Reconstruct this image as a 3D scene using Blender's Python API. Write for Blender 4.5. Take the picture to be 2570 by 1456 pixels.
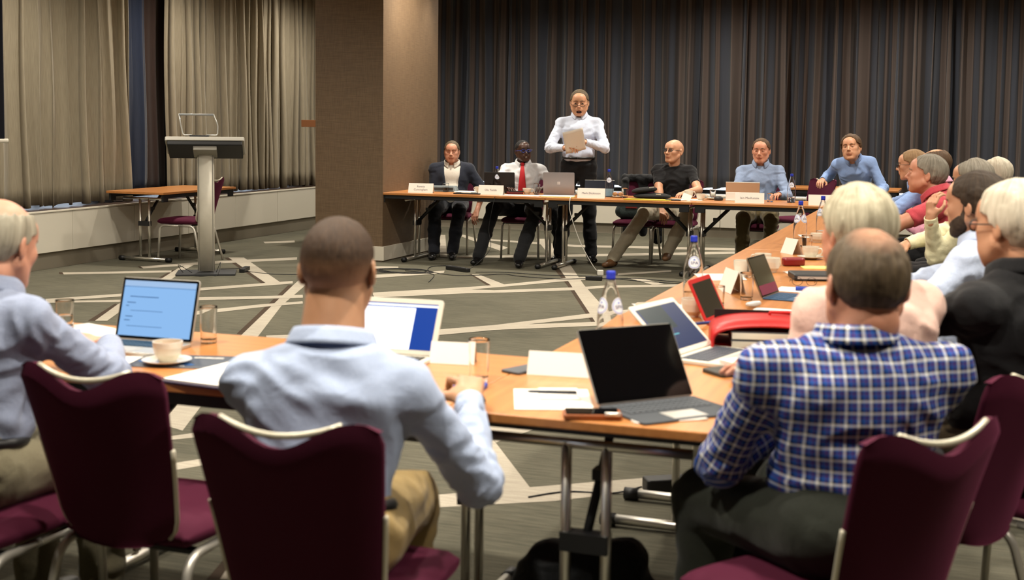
# Conference meeting room: world X runs along the back wall, Y towards it, metres.
import bpy, math, random
import numpy as np
from mathutils import Vector, Matrix, Euler, Quaternion
random.seed(7)
PI = math.pi
SC = bpy.context.scene
for o in list(bpy.data.objects):
    bpy.data.objects.remove(o, do_unlink=True)

# ---------------------------------------------------------------- camera
YAW, TILT, ROLL = 0.341, 0.07605, 0.01157
cam_d = bpy.data.cameras.new('camera')
cam = bpy.data.objects.new('camera', cam_d)
SC.collection.objects.link(cam)
_R = Matrix.Rotation(YAW, 4, 'Z')
_fwd = Vector((0, math.cos(TILT), -math.sin(TILT))); _up = Vector((0, math.sin(TILT), math.cos(TILT)))
_ri = Vector((1, 0, 0))
_ri2 = math.cos(ROLL)*_ri + math.sin(ROLL)*_up
_up2 = -math.sin(ROLL)*_ri + math.cos(ROLL)*_up
_M = Matrix((( _ri2.x, _up2.x, -_fwd.x, 0), (_ri2.y, _up2.y, -_fwd.y, 0), (_ri2.z, _up2.z, -_fwd.z, 0), (0, 0, 0, 1)))
cam.matrix_world = Matrix.Translation((0, 0, 1.5)) @ _R @ _M
cam_d.sensor_width = 36.0
cam_d.lens = 36.0*3240/2570
cam_d.shift_y = -(728-553.5)/2570
cam_d.clip_start = 0.05; cam_d.clip_end = 80
cam_d.dof.use_dof = True
cam_d.dof.focus_distance = 12.5
cam_d.dof.aperture_fstop = 4.0
SC.camera = cam

# ---------------------------------------------------------------- world, exposure
w = bpy.data.worlds.new('world'); SC.world = w; w.use_nodes = True
w.node_tree.nodes['Background'].inputs[0].default_value = (0.75, 0.86, 1.0, 1)
w.node_tree.nodes['Background'].inputs[1].default_value = 3.2
SC.view_settings.view_transform = 'Standard'
SC.view_settings.look = 'None'
SC.view_settings.gamma = 1
SC.view_settings.use_curve_mapping = False
SC.view_settings.exposure = 0.08
try:
    SC.cycles.max_bounces = 8; SC.cycles.transparent_max_bounces = 12; SC.cycles.caustics_reflective = False
    SC.cycles.caustics_refractive = False; SC.cycles.sample_clamp_indirect = 4.0
except Exception:
    pass
CEIL = 3.35
LIGHT_W = 285.0
LIGHT_COL = (1.0, 0.92, 0.79)
LAMP_XY = [(-7.6, 7.4), (-7.6, 9.8), (-7.75, 12.4), (-7.75, 14.9), (-5.25, 12.9), (-5.3, 15.6),
           (-5.0, 5.2), (-5.0, 7.6), (-4.6, 10.2), (-3.0, 13.0), (-3.0, 15.9), (-0.8, 13.0), (-0.8, 15.9),
           (-2.9, 3.2), (-2.4, 5.2), (-2.2, 7.4), (-2.0, 10.2), (-0.9, 3.3), (0.6, 4.6), (0.5, 7.2), (0.5, 10.2), (1.6, 13.0), (2.6, 5.6), (2.6, 9.0), (-1.5, 1.9), (1.0, 2.5), (1.3, 15.8), (-5.70, 12.75), (-5.70, 13.6)]

# ---------------------------------------------------------------- helpers
def lin(h):
    h = h.lstrip('#'); c = [int(h[i:i+2], 16)/255 for i in (0, 2, 4)]
    return tuple((x/12.92 if x <= .04045 else ((x+.055)/1.055)**2.4) for x in c) + (1,)

MATS = {}
def mat(name, col, rough=.6, metal=0., bump=0., bscale=60., spec=None, emit=None, estr=0., trans=0., ior=1.45, var=0., vscale=8., coat=0., sheen=0.):
    if name in MATS: return MATS[name]
    m = bpy.data.materials.new(name); m.use_nodes = True
    nt = m.node_tree; b = nt.nodes['Principled BSDF']
    c = lin(col) if isinstance(col, str) else col
    b.inputs['Base Color'].default_value = c
    b.inputs['Roughness'].default_value = rough; b.inputs['Metallic'].default_value = metal
    b.inputs['IOR'].default_value = ior
    if spec is not None: b.inputs['Specular IOR Level'].default_value = spec
    if trans: b.inputs['Transmission Weight'].default_value = trans
    if coat: b.inputs['Coat Weight'].default_value = coat
    if sheen: b.inputs['Sheen Weight'].default_value = sheen
    if emit:
        b.inputs['Emission Color'].default_value = lin(emit) if isinstance(emit, str) else emit
        b.inputs['Emission Strength'].default_value = estr
    if bump or var:
        tc = nt.nodes.new('ShaderNodeTexCoord')
        if bump:
            n = nt.nodes.new('ShaderNodeTexNoise'); n.inputs['Scale'].default_value = bscale; n.inputs['Detail'].default_value = 3
            nt.links.new(tc.outputs['Object'], n.inputs['Vector'])
            bp = nt.nodes.new('ShaderNodeBump'); bp.inputs['Strength'].default_value = bump; bp.inputs['Distance'].default_value = .01
            nt.links.new(n.outputs['Fac'], bp.inputs['Height']); nt.links.new(bp.outputs['Normal'], b.inputs['Normal'])
        if var:
            n2 = nt.nodes.new('ShaderNodeTexNoise'); n2.inputs['Scale'].default_value = vscale; n2.inputs['Detail'].default_value = 4
            nt.links.new(tc.outputs['Object'], n2.inputs['Vector'])
            mr = nt.nodes.new('ShaderNodeMapRange'); mr.inputs[1].default_value = .3; mr.inputs[2].default_value = .7
            mr.inputs[3].default_value = 1-var; mr.inputs[4].default_value = 1+var
            nt.links.new(n2.outputs['Fac'], mr.inputs[0])
            hs = nt.nodes.new('ShaderNodeHueSaturation'); hs.inputs['Color'].default_value = c
            nt.links.new(mr.outputs[0], hs.inputs['Value']); nt.links.new(hs.outputs[0], b.inputs['Base Color'])
    MATS[name] = m
    return m

def wood_mat(name, c1, c2, rough=.3, axis=0):
    if name in MATS: return MATS[name]
    m = bpy.data.materials.new(name); m.use_nodes = True; nt = m.node_tree; b = nt.nodes['Principled BSDF']
    tc = nt.nodes.new('ShaderNodeTexCoord'); mp = nt.nodes.new('ShaderNodeMapping')
    s = [26., 26., 26.]; s[axis] = 1.6; mp.inputs['Scale'].default_value = s
    n = nt.nodes.new('ShaderNodeTexNoise'); n.inputs['Scale'].default_value = 1.4; n.inputs['Detail'].default_value = 5; n.inputs['Distortion'].default_value = .3
    r = nt.nodes.new('ShaderNodeValToRGB'); r.color_ramp.elements[0].color = lin(c1); r.color_ramp.elements[1].color = lin(c2)
    r.color_ramp.elements[0].position = .3; r.color_ramp.elements[1].position = .7
    nt.links.new(tc.outputs['Object'], mp.inputs['Vector']); nt.links.new(mp.outputs[0], n.inputs['Vector'])
    nt.links.new(n.outputs['Fac'], r.inputs[0]); nt.links.new(r.outputs[0], b.inputs['Base Color'])
    b.inputs['Roughness'].default_value = rough
    MATS[name] = m; return m

COL = SC.collection
class MB:
    """collects shapes and links them as one mesh object"""
    def __init__(s): s.v = []; s.f = []; s.m = []; s.sm = []
    def add(s, V, F, mi=0, smooth=False, M=None):
        o = len(s.v)
        if M is not None: V = [M @ Vector(v) for v in V]
        s.v += [tuple(v) for v in V]
        for f in F: s.f.append(tuple(i+o for i in f)); s.m.append(mi); s.sm.append(smooth)
        return s
    def box(s, c, d, mi=0, rz=0, M=None):
        x, y, z = d[0]/2, d[1]/2, d[2]/2
        V = [(-x,-y,-z),(x,-y,-z),(x,y,-z),(-x,y,-z),(-x,-y,z),(x,-y,z),(x,y,z),(-x,y,z)]
        T = Matrix.Translation(c) @ Matrix.Rotation(rz, 4, 'Z')
        if M is not None: T = M @ T
        return s.add(V, [(0,3,2,1),(4,5,6,7),(0,1,5,4),(1,2,6,5),(2,3,7,6),(3,0,4,7)], mi, False, T)
    def rbox(s, c, d, r, mi=0, seg=4, M=None, rz=0):
        """box with rounded vertical edges"""
        x, y, z = d[0]/2, d[1]/2, d[2]/2; P = []
        for cx, cy, a0 in ((x-r, y-r, 0), (-x+r, y-r, PI/2), (-x+r, -y+r, PI), (x-r, -y+r, 1.5*PI)):
            for k in range(seg+1):
                a = a0 + k*PI/2/seg; P.append((cx+r*math.cos(a), cy+r*math.sin(a)))
        T = Matrix.Translation(c) @ Matrix.Rotation(rz, 4, 'Z')
        if M is not None: T = M @ T
        return s.prism(P, -z, z, mi, T)
    def prism(s, P, z0, z1, mi=0, M=None, smooth=False):
        n = len(P); V = [(p[0], p[1], z0) for p in P] + [(p[0], p[1], z1) for p in P]
        F = [tuple(range(n-1, -1, -1)), tuple(range(n, 2*n))] + [(i, (i+1) % n, n+(i+1) % n, n+i) for i in range(n)]
        return s.add(V, F, mi, smooth, M)
    def lathe(s, prof, n=24, mi=0, M=None, smooth=True, cap=True):
        if smooth:                      # support rings keep shading clean beside sharp rims
            q = [prof[0]]
            for (r0, z0), (r1, z1) in zip(prof, prof[1:]):
                q += [(r0+(r1-r0)*.06, z0+(z1-z0)*.06), (r0+(r1-r0)*.94, z0+(z1-z0)*.94), (r1, z1)]
            prof = q
        V = []; F = []
        for r, z in prof:
            for k in range(n): a = 2*PI*k/n; V.append((r*math.cos(a), r*math.sin(a), z))
        m = len(prof)
        for i in range(m-1):
            for k in range(n): F.append((i*n+k, i*n+(k+1) % n, (i+1)*n+(k+1) % n, (i+1)*n+k))
        if cap:
            if prof[0][0] > 1e-5: F.append(tuple(range(n-1, -1, -1)))
            if prof[-1][0] > 1e-5: F.append(tuple(range((m-1)*n, m*n)))
        return s.add(V, F, mi, smooth, M)
    def tube(s, pts, r, n=10, mi=0, M=None, cap=True, flat=None):
        pts = [Vector(p) for p in pts]; V = []; F = []; m = len(pts)
        rr = r if isinstance(r, (list, tuple)) else [r]*m
        up = None
        for i, p in enumerate(pts):
            t = (pts[min(i+1, m-1)] - pts[max(i-1, 0)]).normalized()
            if up is None:
                up = Vector((0, 0, 1)) if abs(t.z) < .9 else Vector((1, 0, 0))
            a = (up - t*up.dot(t)).normalized(); b = t.cross(a); up = a
            for k in range(n):
                an = 2*PI*k/n
                V.append(p + a*math.cos(an)*rr[i]*(flat or 1) + b*math.sin(an)*rr[i])
        for i in range(m-1):
            for k in range(n): F.append((i*n+k, i*n+(k+1) % n, (i+1)*n+(k+1) % n, (i+1)*n+k))
        if cap: F += [tuple(range(n-1, -1, -1)), tuple(range((m-1)*n, m*n))]
        return s.add(V, F, mi, True, M)
    def grid(s, fn, nu, nv, mi=0, smooth=True, M=None, close=False):
        V = [fn(i/nu, j/nv) for j in range(nv+1) for i in range(nu+1)]
        F = [(j*(nu+1)+i, j*(nu+1)+i+1, (j+1)*(nu+1)+i+1, (j+1)*(nu+1)+i) for j in range(nv) for i in range(nu)]
        return s.add(V, F, mi, smooth, M)
    def build(s, name, mats, parent=None, bevel=0, seg=2, sub=0, solid=0, loc=None):
        me = bpy.data.meshes.new(name); me.from_pydata(s.v, [], s.f)
        for m in (mats if isinstance(mats, (list, tuple)) else [mats]): me.materials.append(m)
        me.polygons.foreach_set('material_index', s.m); me.polygons.foreach_set('use_smooth', s.sm); me.update()
        o = bpy.data.objects.new(name, me); COL.objects.link(o)
        if parent is not None: o.parent = parent
        if loc is not None: o.location = loc
        if solid:
            q = o.modifiers.new('solid', 'SOLIDIFY'); q.thickness = solid; q.offset = 0
        if bevel:
            q = o.modifiers.new('bevel', 'BEVEL'); q.width = bevel; q.segments = seg; q.limit_method = 'ANGLE'; q.angle_limit = .6
        if sub:
            q = o.modifiers.new('sub', 'SUBSURF'); q.levels = sub; q.render_levels = sub
        return o

def smooth_path(P, n=6):
    P = [Vector(p) for p in P]; out = []
    for i in range(len(P)-1):
        p0 = P[max(i-1, 0)]; p1 = P[i]; p2 = P[i+1]; p3 = P[min(i+2, len(P)-1)]
        for k in range(n):
            t = k/n
            out.append(.5*((2*p1)+(-p0+p2)*t+(2*p0-5*p1+4*p2-p3)*t*t+(-p0+3*p1-3*p2+p3)*t**3))
    return out + [P[-1]]
def bend(P, r, n=5):
    """polyline with rounded corners"""
    P = [Vector(p) for p in P]; out = [P[0]]
    for i in range(1, len(P)-1):
        a = (P[i-1]-P[i]); b = (P[i+1]-P[i]); rr = min(r, a.length*.45, b.length*.45)
        A = P[i]+a.normalized()*rr; B = P[i]+b.normalized()*rr
        for k in range(n+1):
            t = k/n; out.append((1-t)**2*A + 2*t*(1-t)*P[i] + t*t*B)
    return out + [P[-1]]

def tag(o, label=None, cat=None, group=None, kind=None):
    if label: o['label'] = label
    if cat: o['category'] = cat
    if group: o['group'] = group
    if kind: o['kind'] = kind
    return o
def thing(name, label, cat, loc=(0, 0, 0), rz=0, group=None):
    o = bpy.data.objects.new(name, None); COL.objects.link(o); o.empty_display_size = .1
    o.location = loc; o.rotation_euler = (0, 0, rz)
    return tag(o, label, cat, group)
def copy_tree(o, loc=None, rz=None, label=None, group=None, parent=None):
    kids = list(o.children)
    c = o.copy(); COL.objects.link(c)
    if parent is not None: c.parent = parent
    for ch in kids: copy_tree(ch, parent=c)
    if loc is not None: c.location = loc
    if rz is not None: c.rotation_euler = (0, 0, rz)
    if label: c['label'] = label
    if group: c['group'] = group
    return c
def text_obj(name, txt, size, m, parent, M, thick=.0004, align='CENTER', font_shear=0, sx=1.0):
    cu = bpy.data.curves.new(name, 'FONT'); cu.body = txt; cu.size = size; cu.align_x = align; cu.align_y = 'CENTER'
    cu.extrude = thick; cu.shear = font_shear; cu.resolution_u = 3
    o = bpy.data.objects.new(name, cu); COL.objects.link(o)
    dg = bpy.context.evaluated_depsgraph_get(); dg.update()
    me = bpy.data.meshes.new_from_object(o.evaluated_get(dg)); me.name = name
    bpy.data.objects.remove(o, do_unlink=True)
    me.transform(Matrix.Diagonal((sx, 1, 1, 1))); me.transform(M)
    me.materials.clear(); me.materials.append(m)
    o = bpy.data.objects.new(name, me); COL.objects.link(o); o.parent = parent
    return o
def struct(o): o['kind'] = 'structure'; return o
# ---------------------------------------------------------------- carpet bands (room coordinates)
BEIGE= [[-8.24,10.24,-7.4,10.82,-7.31,10.68,-8.12,10.11],[-7.88,10.98,-7.68,11.36,-7.53,11.65,-6.9,12.44,-6.78,12.22,-7.4,11.45,-7.55,11.18,-7.75,10.85],[-8.15,13.85,-7.89,14.16,-7.76,13.93,-8.03,13.68],[-4.75,7.78,-5.76,10.31,-6.32,11.77,-6.23,11.81,-5.6,10.2,-5.21,9.14,-4.64,7.83,-3.93,6.15,-3.53,5.24,-3.7,5.31,-4.02,6.03],[-3.65,4.91,-3.55,5.08,-3.37,5.34,-3.31,5.24,-3.49,5.05,-3.59,4.83],[-3.28,4.64,-3.14,4.85,-3.02,4.98,-2.96,4.88,-3.08,4.75,-3.21,4.54],[-2.73,5.95,-2.36,6.1,-1.66,4.94,-1.71,4.83,-1.78,4.83],[-2.1,4.61,-1.79,4.85,-1.66,4.95,-1.13,5.36,-0.76,5.66,-0.73,5.48,-1.09,5.18,-1.51,4.8,-1.89,4.56,-2.03,4.46],[-2.36,6.1,-2.12,6.3,-1.92,6.05,-2.01,5.76,-2.05,5.59],[-2.26,3.56,-2.21,3.58,-2.31,3.86,-2.36,3.84],[-4.59,11.77,-4.53,11.8,-3.98,11.1,-4.11,11.04],[-5.82,15.45,-4.57,15.18,-2.77,15.62,-2.13,15.72,-2.09,15.47,-2.72,15.32,-4.49,14.93,-5.74,15.24],[-5.41,13.3,-4.23,14.07,-2.69,15.17,-2.11,15.62,-2.08,15.37,-2.64,14.89,-4.15,13.82,-5.31,13.07],[-6.61,15.7,-6.52,15.74,-5.44,13.19,-5.51,13.16],[-6.45,15.91,-6.3,15.86,-5.18,14.48,-5.14,14.08],[-5.25,15.74,-5.12,15.81,-4.0,13.12,-3.34,11.43,-2.63,9.74,-2.47,9.26,-2.61,9.27,-3.42,11.3,-4.09,12.96],[-4.88,10.14,-4.27,10.84,-4.02,11.18,-3.65,11.89,-3.38,12.16,-3.33,11.97,-3.57,11.65,-3.96,11.02,-4.2,10.66,-4.8,9.98],[-4.82,10.03,-4.21,10.69,-3.97,10.73,-3.38,11.22,-3.15,11.48,-2.5,11.88,-2.46,11.71,-3.1,11.32,-3.32,11.03,-3.91,10.56,-4.11,10.44,-4.73,9.85],[-7.15,8.67,-6.79,9.19,-6.41,9.79,-5.91,10.57,-5.82,10.41,-5.85,10.34,-6.31,9.63,-6.66,9.08,-7.04,8.54],[-7.05,8.56,-6.57,8.88,-6.07,9.27,-5.55,9.61,-5.36,9.76,-5.27,9.6,-5.46,9.46,-5.97,9.12,-6.48,8.77,-6.99,8.48],[-5.78,8.29,-5.64,8.61,-5.38,9.13,-5.17,9.41,-5.1,9.29,-5.29,9.0,-5.53,8.45,-5.67,8.13],[-3.58,8.52,-3.28,8.87,-2.76,9.78,-2.26,10.51,-2.23,10.35,-2.71,9.53,-3.06,9.01,-3.52,8.39],[-3.55,8.45,-3.06,9.01,-2.65,9.31,-2.1,9.79,-2.07,9.63,-2.59,9.13,-3.2,8.66,-3.48,8.29],[-4.57,7.8,-3.56,8.48,-3.48,8.29,-4.49,7.67],[-6.05,7.87,-6.42,8.64,-7.01,10.02,-7.43,10.96,-7.57,11.38,-7.54,11.51,-7.32,10.93,-6.88,9.98,-6.36,8.74,-5.97,7.91],[-7.54,12.08,-7.39,12.15,-5.91,10.37,-6.04,10.31],[-5.48,11.25,-5.09,11.76,-4.95,11.94,-4.88,11.75,-4.99,11.55,-5.37,11.02],[-5.86,11.98,-5.52,12.07,-5.44,11.9,-5.75,11.76],[-3.29,12.46,-2.86,12.97,-2.83,12.83,-3.25,12.29],[-3.11,12.14,-2.96,12.14,-2.67,11.81,-2.75,11.7],[-2.6,13.37,-2.27,13.95,-2.23,13.71,-2.55,13.15],[-0.28,4.9,0.24,5.32,0.24,5.21,-0.28,4.79]]
BROWN= [[-8.29,10.25,-8.24,10.24,-8.12,10.11,-8.18,10.12],[-4.8,7.79,-4.75,7.78,-5.76,10.31,-5.8,10.29],[-3.73,5.35,-3.75,5.43,-4.03,6.07,-4.05,6.06],[-6.1,7.85,-6.05,7.87,-6.42,8.64,-6.48,8.69],[-7.03,9.95,-6.96,9.95,-7.43,10.96,-7.4,10.82],[-7.58,12.06,-7.54,12.08,-6.04,10.31,-6.04,10.25],[-4.64,11.82,-4.59,11.77,-4.11,11.04,-4.1,10.95],[-4.33,13.36,-4.3,13.46,-3.42,11.3,-2.71,9.55,-2.62,9.3,-2.65,9.29,-3.45,11.28],[-2.3,3.54,-2.26,3.56,-2.36,3.84,-2.39,3.86],[-7.93,11.0,-7.88,10.98,-7.75,10.85,-7.8,10.86]]
# ---------------------------------------------------------------- room shell
m_wall = mat('wall_paint', '8a7a66', .85, bump=.1, bscale=200)
m_ceil = mat('ceiling_white', 'cfc8bb', .9)
m_base = mat('white_lacquer', 'd2cbbb', .45)
m_panel = mat('white_panel', 'cfc9ba', .4)
m_sill = mat('dark_sill', '3a2a20', .5)
m_glass = mat('window_glass', 'ffffff', .02, trans=1.0)

def carpet_mat(name, base, c2, sc=1.0):
    m = bpy.data.materials.new(name); m.use_nodes = True; nt = m.node_tree; b = nt.nodes['Principled BSDF']
    tc = nt.nodes.new('ShaderNodeTexCoord'); mp = nt.nodes.new('ShaderNodeMapping'); mp.inputs['Scale'].default_value = (3.5, 60, 1)
    mp.inputs['Rotation'].default_value = (0, 0, .34)
    n = nt.nodes.new('ShaderNodeTexNoise'); n.inputs['Scale'].default_value = 1.3; n.inputs['Detail'].default_value = 6; n.inputs['Roughness'].default_value = .65
    n2 = nt.nodes.new('ShaderNodeTexNoise'); n2.inputs['Scale'].default_value = 260; n2.inputs['Detail'].default_value = 2
    n3 = nt.nodes.new('ShaderNodeTexNoise'); n3.inputs['Scale'].default_value = 1.1; n3.inputs['Detail'].default_value = 3
    r = nt.nodes.new('ShaderNodeValToRGB'); r.color_ramp.elements[0].color = lin(base); r.color_ramp.elements[1].color = lin(c2)
    r.color_ramp.elements[0].position = .32; r.color_ramp.elements[1].position = .68
    ad = nt.nodes.new('ShaderNodeMath'); ad.operation = 'MULTIPLY_ADD'; ad.inputs[1].default_value = .35; 
    a2 = nt.nodes.new('ShaderNodeMath'); a2.operation = 'MULTIPLY_ADD'; a2.inputs[1].default_value = .45
    a3 = nt.nodes.new('ShaderNodeMath'); a3.operation = 'SUBTRACT'; a3.inputs[1].default_value = .4
    nt.links.new(tc.outputs['Object'], mp.inputs[0]); nt.links.new(mp.outputs[0], n.inputs['Vector'])
    nt.links.new(tc.outputs['Object'], n2.inputs['Vector']); nt.links.new(tc.outputs['Object'], n3.inputs['Vector'])
    nt.links.new(n2.outputs['Fac'], ad.inputs[0]); nt.links.new(n.outputs['Fac'], ad.inputs[2])
    nt.links.new(n3.outputs['Fac'], a2.inputs[0]); nt.links.new(ad.outputs[0], a2.inputs[2]); nt.links.new(a2.outputs[0], a3.inputs[0])
    nt.links.new(a3.outputs[0], r.inputs[0]); nt.links.new(r.outputs[0], b.inputs['Base Color'])
    b.inputs['Roughness'].default_value = 1; b.inputs['Specular IOR Level'].default_value = .1
    bp = nt.nodes.new('ShaderNodeBump'); bp.inputs['Strength'].default_value = .4; bp.inputs['Distance'].default_value = .004
    nt.links.new(n2.outputs['Fac'], bp.inputs['Height']); nt.links.new(bp.outputs[0], b.inputs['Normal'])
    return m
m_carpet = carpet_mat('carpet_grey', '4a493f', '696557')
m_beige = carpet_mat('carpet_beige_band', '989083', 'b1a999')
m_brown = carpet_mat('carpet_brown_band', '3a3028', '4a3e33')

XL, XR, YB, YF = -9.25, 4.6, 17.45, -4.0
fl = MB()
fl.box(((XL+XR)/2, (YB+YF)/2, -.05), (XR-XL, YB-YF, .1), 0)
def flat(P, z, mi):
    pts = [(P[i], P[i+1], z) for i in range(0, len(P), 2)]
    fl.add(pts, [tuple(range(len(pts)))], mi)
# the same pattern carries on over the rest of the carpet
_rb = random.Random(14)
for (bx_, by_, an_, L_, w_) in ((.9, 2.0, .3, 5.5, .16), (2.4, 3.5, 1.2, 5., .14), (1.2, 6.4, .12, 5., .09), (2.2, 8.2, 1.0, 4.5, .16), (.4, 10.6, .05, 6., .09), (3.0, 11.8, .9, 4., .15), (1.2, 14.6, .1, 5., .1),
                              (2.8, 14.9, 2.2, 3., .14), (-6.4, 3.4, .5, 5., .16), (-7.0, 5.6, .1, 4., .1), (-5.6, 1.2, 1.1, 4., .15), (-2.6, -1.4, .2, 6., .14), (1.8, -1.2, 1.3, 4., .15), (-6.6, -1.5, .9, 4., .15)):
    ca_, sa_ = math.cos(an_)*L_/2, math.sin(an_)*L_/2; na_, nb_ = -math.sin(an_)*w_/2, math.cos(an_)*w_/2
    BEIGE.append([bx_-ca_+na_, by_-sa_+nb_, bx_-ca_-na_, by_-sa_-nb_, bx_+ca_-na_, by_+sa_-nb_, bx_+ca_+na_, by_+sa_+nb_])
    if w_ > .12: BROWN.append([bx_-ca_+na_*1.7, by_-sa_+nb_*1.7, bx_-ca_+na_, by_-sa_+nb_, bx_+ca_+na_, by_+sa_+nb_, bx_+ca_+na_*1.7, by_+sa_+nb_*1.7])
for P in BROWN: flat(P, .0006, 2)
for k, P in enumerate(BEIGE): flat(P, .0009+.00008*k, 1)
fo = struct(fl.build('floor', [m_carpet, m_beige, m_brown]))
# orient every carpet band upwards
me = fo.data
import bmesh
bm = bmesh.new(); bm.from_mesh(me)
for f in bm.faces:
    f.normal_update()
    if f.material_index and f.normal.z < 0: f.normal_flip()
bmesh.ops.triangulate(bm, faces=[f for f in bm.faces if f.material_index]); bm.to_mesh(me); bm.free()

struct(MB().box(((XL+XR)/2, (YB+YF)/2, CEIL+.05), (XR-XL, YB-YF, .1)).build('ceiling', m_ceil))
struct(MB().box((XR+.05, (YB+YF)/2, CEIL/2), (.1, YB-YF, CEIL)).build('wall_right', mat('wall_dark', '5a4a3a', .9)))
struct(MB().box(((XL+XR)/2, YF-.05, CEIL/2), (XR-XL, .1, CEIL)).build('wall_front', mat('wall_dark', '5a4a3a', .9)))
# left and back walls: parapet, lintel and piers around the windows behind the curtains
def window_wall(name, x0, x1, fixed, axis, wins):
    b = MB()
    def bx(a0, a1, z0, z1, t=.12):
        if axis == 'x': b.box(((a0+a1)/2, fixed+t/2, (z0+z1)/2), (a1-a0, t, z1-z0))
        else: b.box((fixed-t/2, (a0+a1)/2, (z0+z1)/2), (t, a1-a0, z1-z0))
    bx(x0, x1, 0, .56); bx(x0, x1, 2.95, CEIL)
    cur = x0
    for (a, c) in wins:
        bx(cur, a, .56, 2.95); cur = c
    bx(cur, x1, .56, 2.95)
    struct(b.build(name, m_wall))
LW = [(4.2, 6.0), (6.3, 8.1), (8.4, 10.1), (10.3, 12.0), (12.7, 14.4), (14.7, 16.4)]
BW = [(-8.0, -6.0), (-5.7, -3.9), (-3.6, -1.8), (-1.5, .3), (.6, 2.4)]
window_wall('wall_left', YF, YB, XL, 'y', LW)
window_wall('wall_back', XL, XR, YB, 'x', BW)
m_frame = mat('window_frame_grey', '55585a', .5)
wn = 1
for axis, wins in (('y', LW), ('x', BW)):
    for a, c in wins:
        b = MB(); g = MB()
        def bx(q, a0, a1, z0, z1, t=.05):
            if axis == 'x': q.box(((a0+a1)/2, YB+.05, (z0+z1)/2), (a1-a0, t, z1-z0))
            else: q.box((XL-.05, (a0+a1)/2, (z0+z1)/2), (t, a1-a0, z1-z0))
        bx(b, a, a+.05, .56, 2.95); bx(b, c-.05, c, .56, 2.95); bx(b, a, c, .56, .61); bx(b, a, c, 2.9, 2.95); bx(b, (a+c)/2-.02, (a+c)/2+.02, .56, 2.95)
        wo = struct(b.build('window_%d' % wn, m_frame)); bx(g, a+.04, c-.04, .6, 2.92, .006); g.build('window_pane', m_glass, wo); wn += 1

# radiator covers under the windows: panels, top, recessed plinth
pw = 1.02
def cover_left():
    b = MB(); b.box((-8.555-.02, 6.0+(YB-6)/2-1.0, .085), (.03, YB-5.0, .17), 0)
    struct(b.build('baseboard_left', mat('plinth_grey', '8f8777', .7)))
    v = 5.63; k = 0
    LEFTLAB = ['white radiator cover panel beyond the left edge of the photo', 'white radiator cover panel right behind the old man\'s head', 'second white radiator cover panel from the left edge, left of the small desk', 'white radiator cover panel under the left half of the small desk', 'white radiator cover panel behind the lectern column and plum chair', 'white radiator cover panel just right of the small desk', 'second white radiator cover panel right of the small desk', 'white radiator cover panel ending at the brown pier', 'white radiator cover panel hidden behind the brown pier']
    while v < 16.9:
        v1 = min(v+pw, 17.0)
        t = thing('radiator_cover', LEFTLAB[min(max(k-3, 0), len(LEFTLAB)-1)], 'cabinet', (-8.5, (v+v1)/2, .17), 0, 'white radiator covers along the left wall')
        MB().box((-.012, 0, .195), (.024, v1-v-.006, .39)).build('front_panel', m_panel, t, bevel=.003)
        MB().box((-.02, 0, .402), (.05, v1-v-.004, .016)).build('top_rail', m_base, t, bevel=.002)
        v = v1; k += 1
    struct(MB().box((-8.9, 6.2+(YB-6.2)/2-.6, .565), (.72, YB-6.2+1.2, .03)).build('trim_1', m_sill))
cover_left()
def cover_back():
    struct(MB().box(((XL+XR)/2+.3, 17.02, .075), (XR-XL-.8, .03, .15)).build('baseboard_back', mat('plinth_grey', '8f8777', .7)))
    u = -8.4; k = 0
    BACKLAB = ['white back-wall radiator cover hidden left of the pier', 'second white back-wall radiator cover hidden behind the pier', 'white back-wall radiator cover behind the dark suit jacket', 'white back-wall radiator cover between the suit jacket and the red tie man\'s legs', 'white back-wall radiator cover seen between the standing man\'s legs', 'white back-wall radiator cover behind the bald man\'s chair', 'white back-wall radiator cover left of the olive trousers', 'white back-wall radiator cover behind the leaning man\'s chair', 'white back-wall radiator cover beyond the red polo shirt', 'white back-wall radiator cover beyond the right edge of the photo']
    while u < XR-.1:
        u1 = min(u+1.06, XR-.02)
        t = thing('radiator_cover', BACKLAB[min(k, len(BACKLAB)-1)], 'cabinet', ((u+u1)/2, 16.95, .14), 0, 'white radiator covers along the back wall')
        MB().box((0, .012, .2), (u1-u-.006, .024, .4)).build('front_panel', m_panel, t, bevel=.003)
        MB().box((0, .02, .408), (u1-u-.004, .05, .016)).build('top_rail', m_base, t, bevel=.002)
        u = u1; k += 1
    struct(MB().box(((XL+XR)/2+.35, 17.22, .55), (XR-XL-.9, .48, .025)).build('trim_2', m_base))
cover_back()

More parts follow.
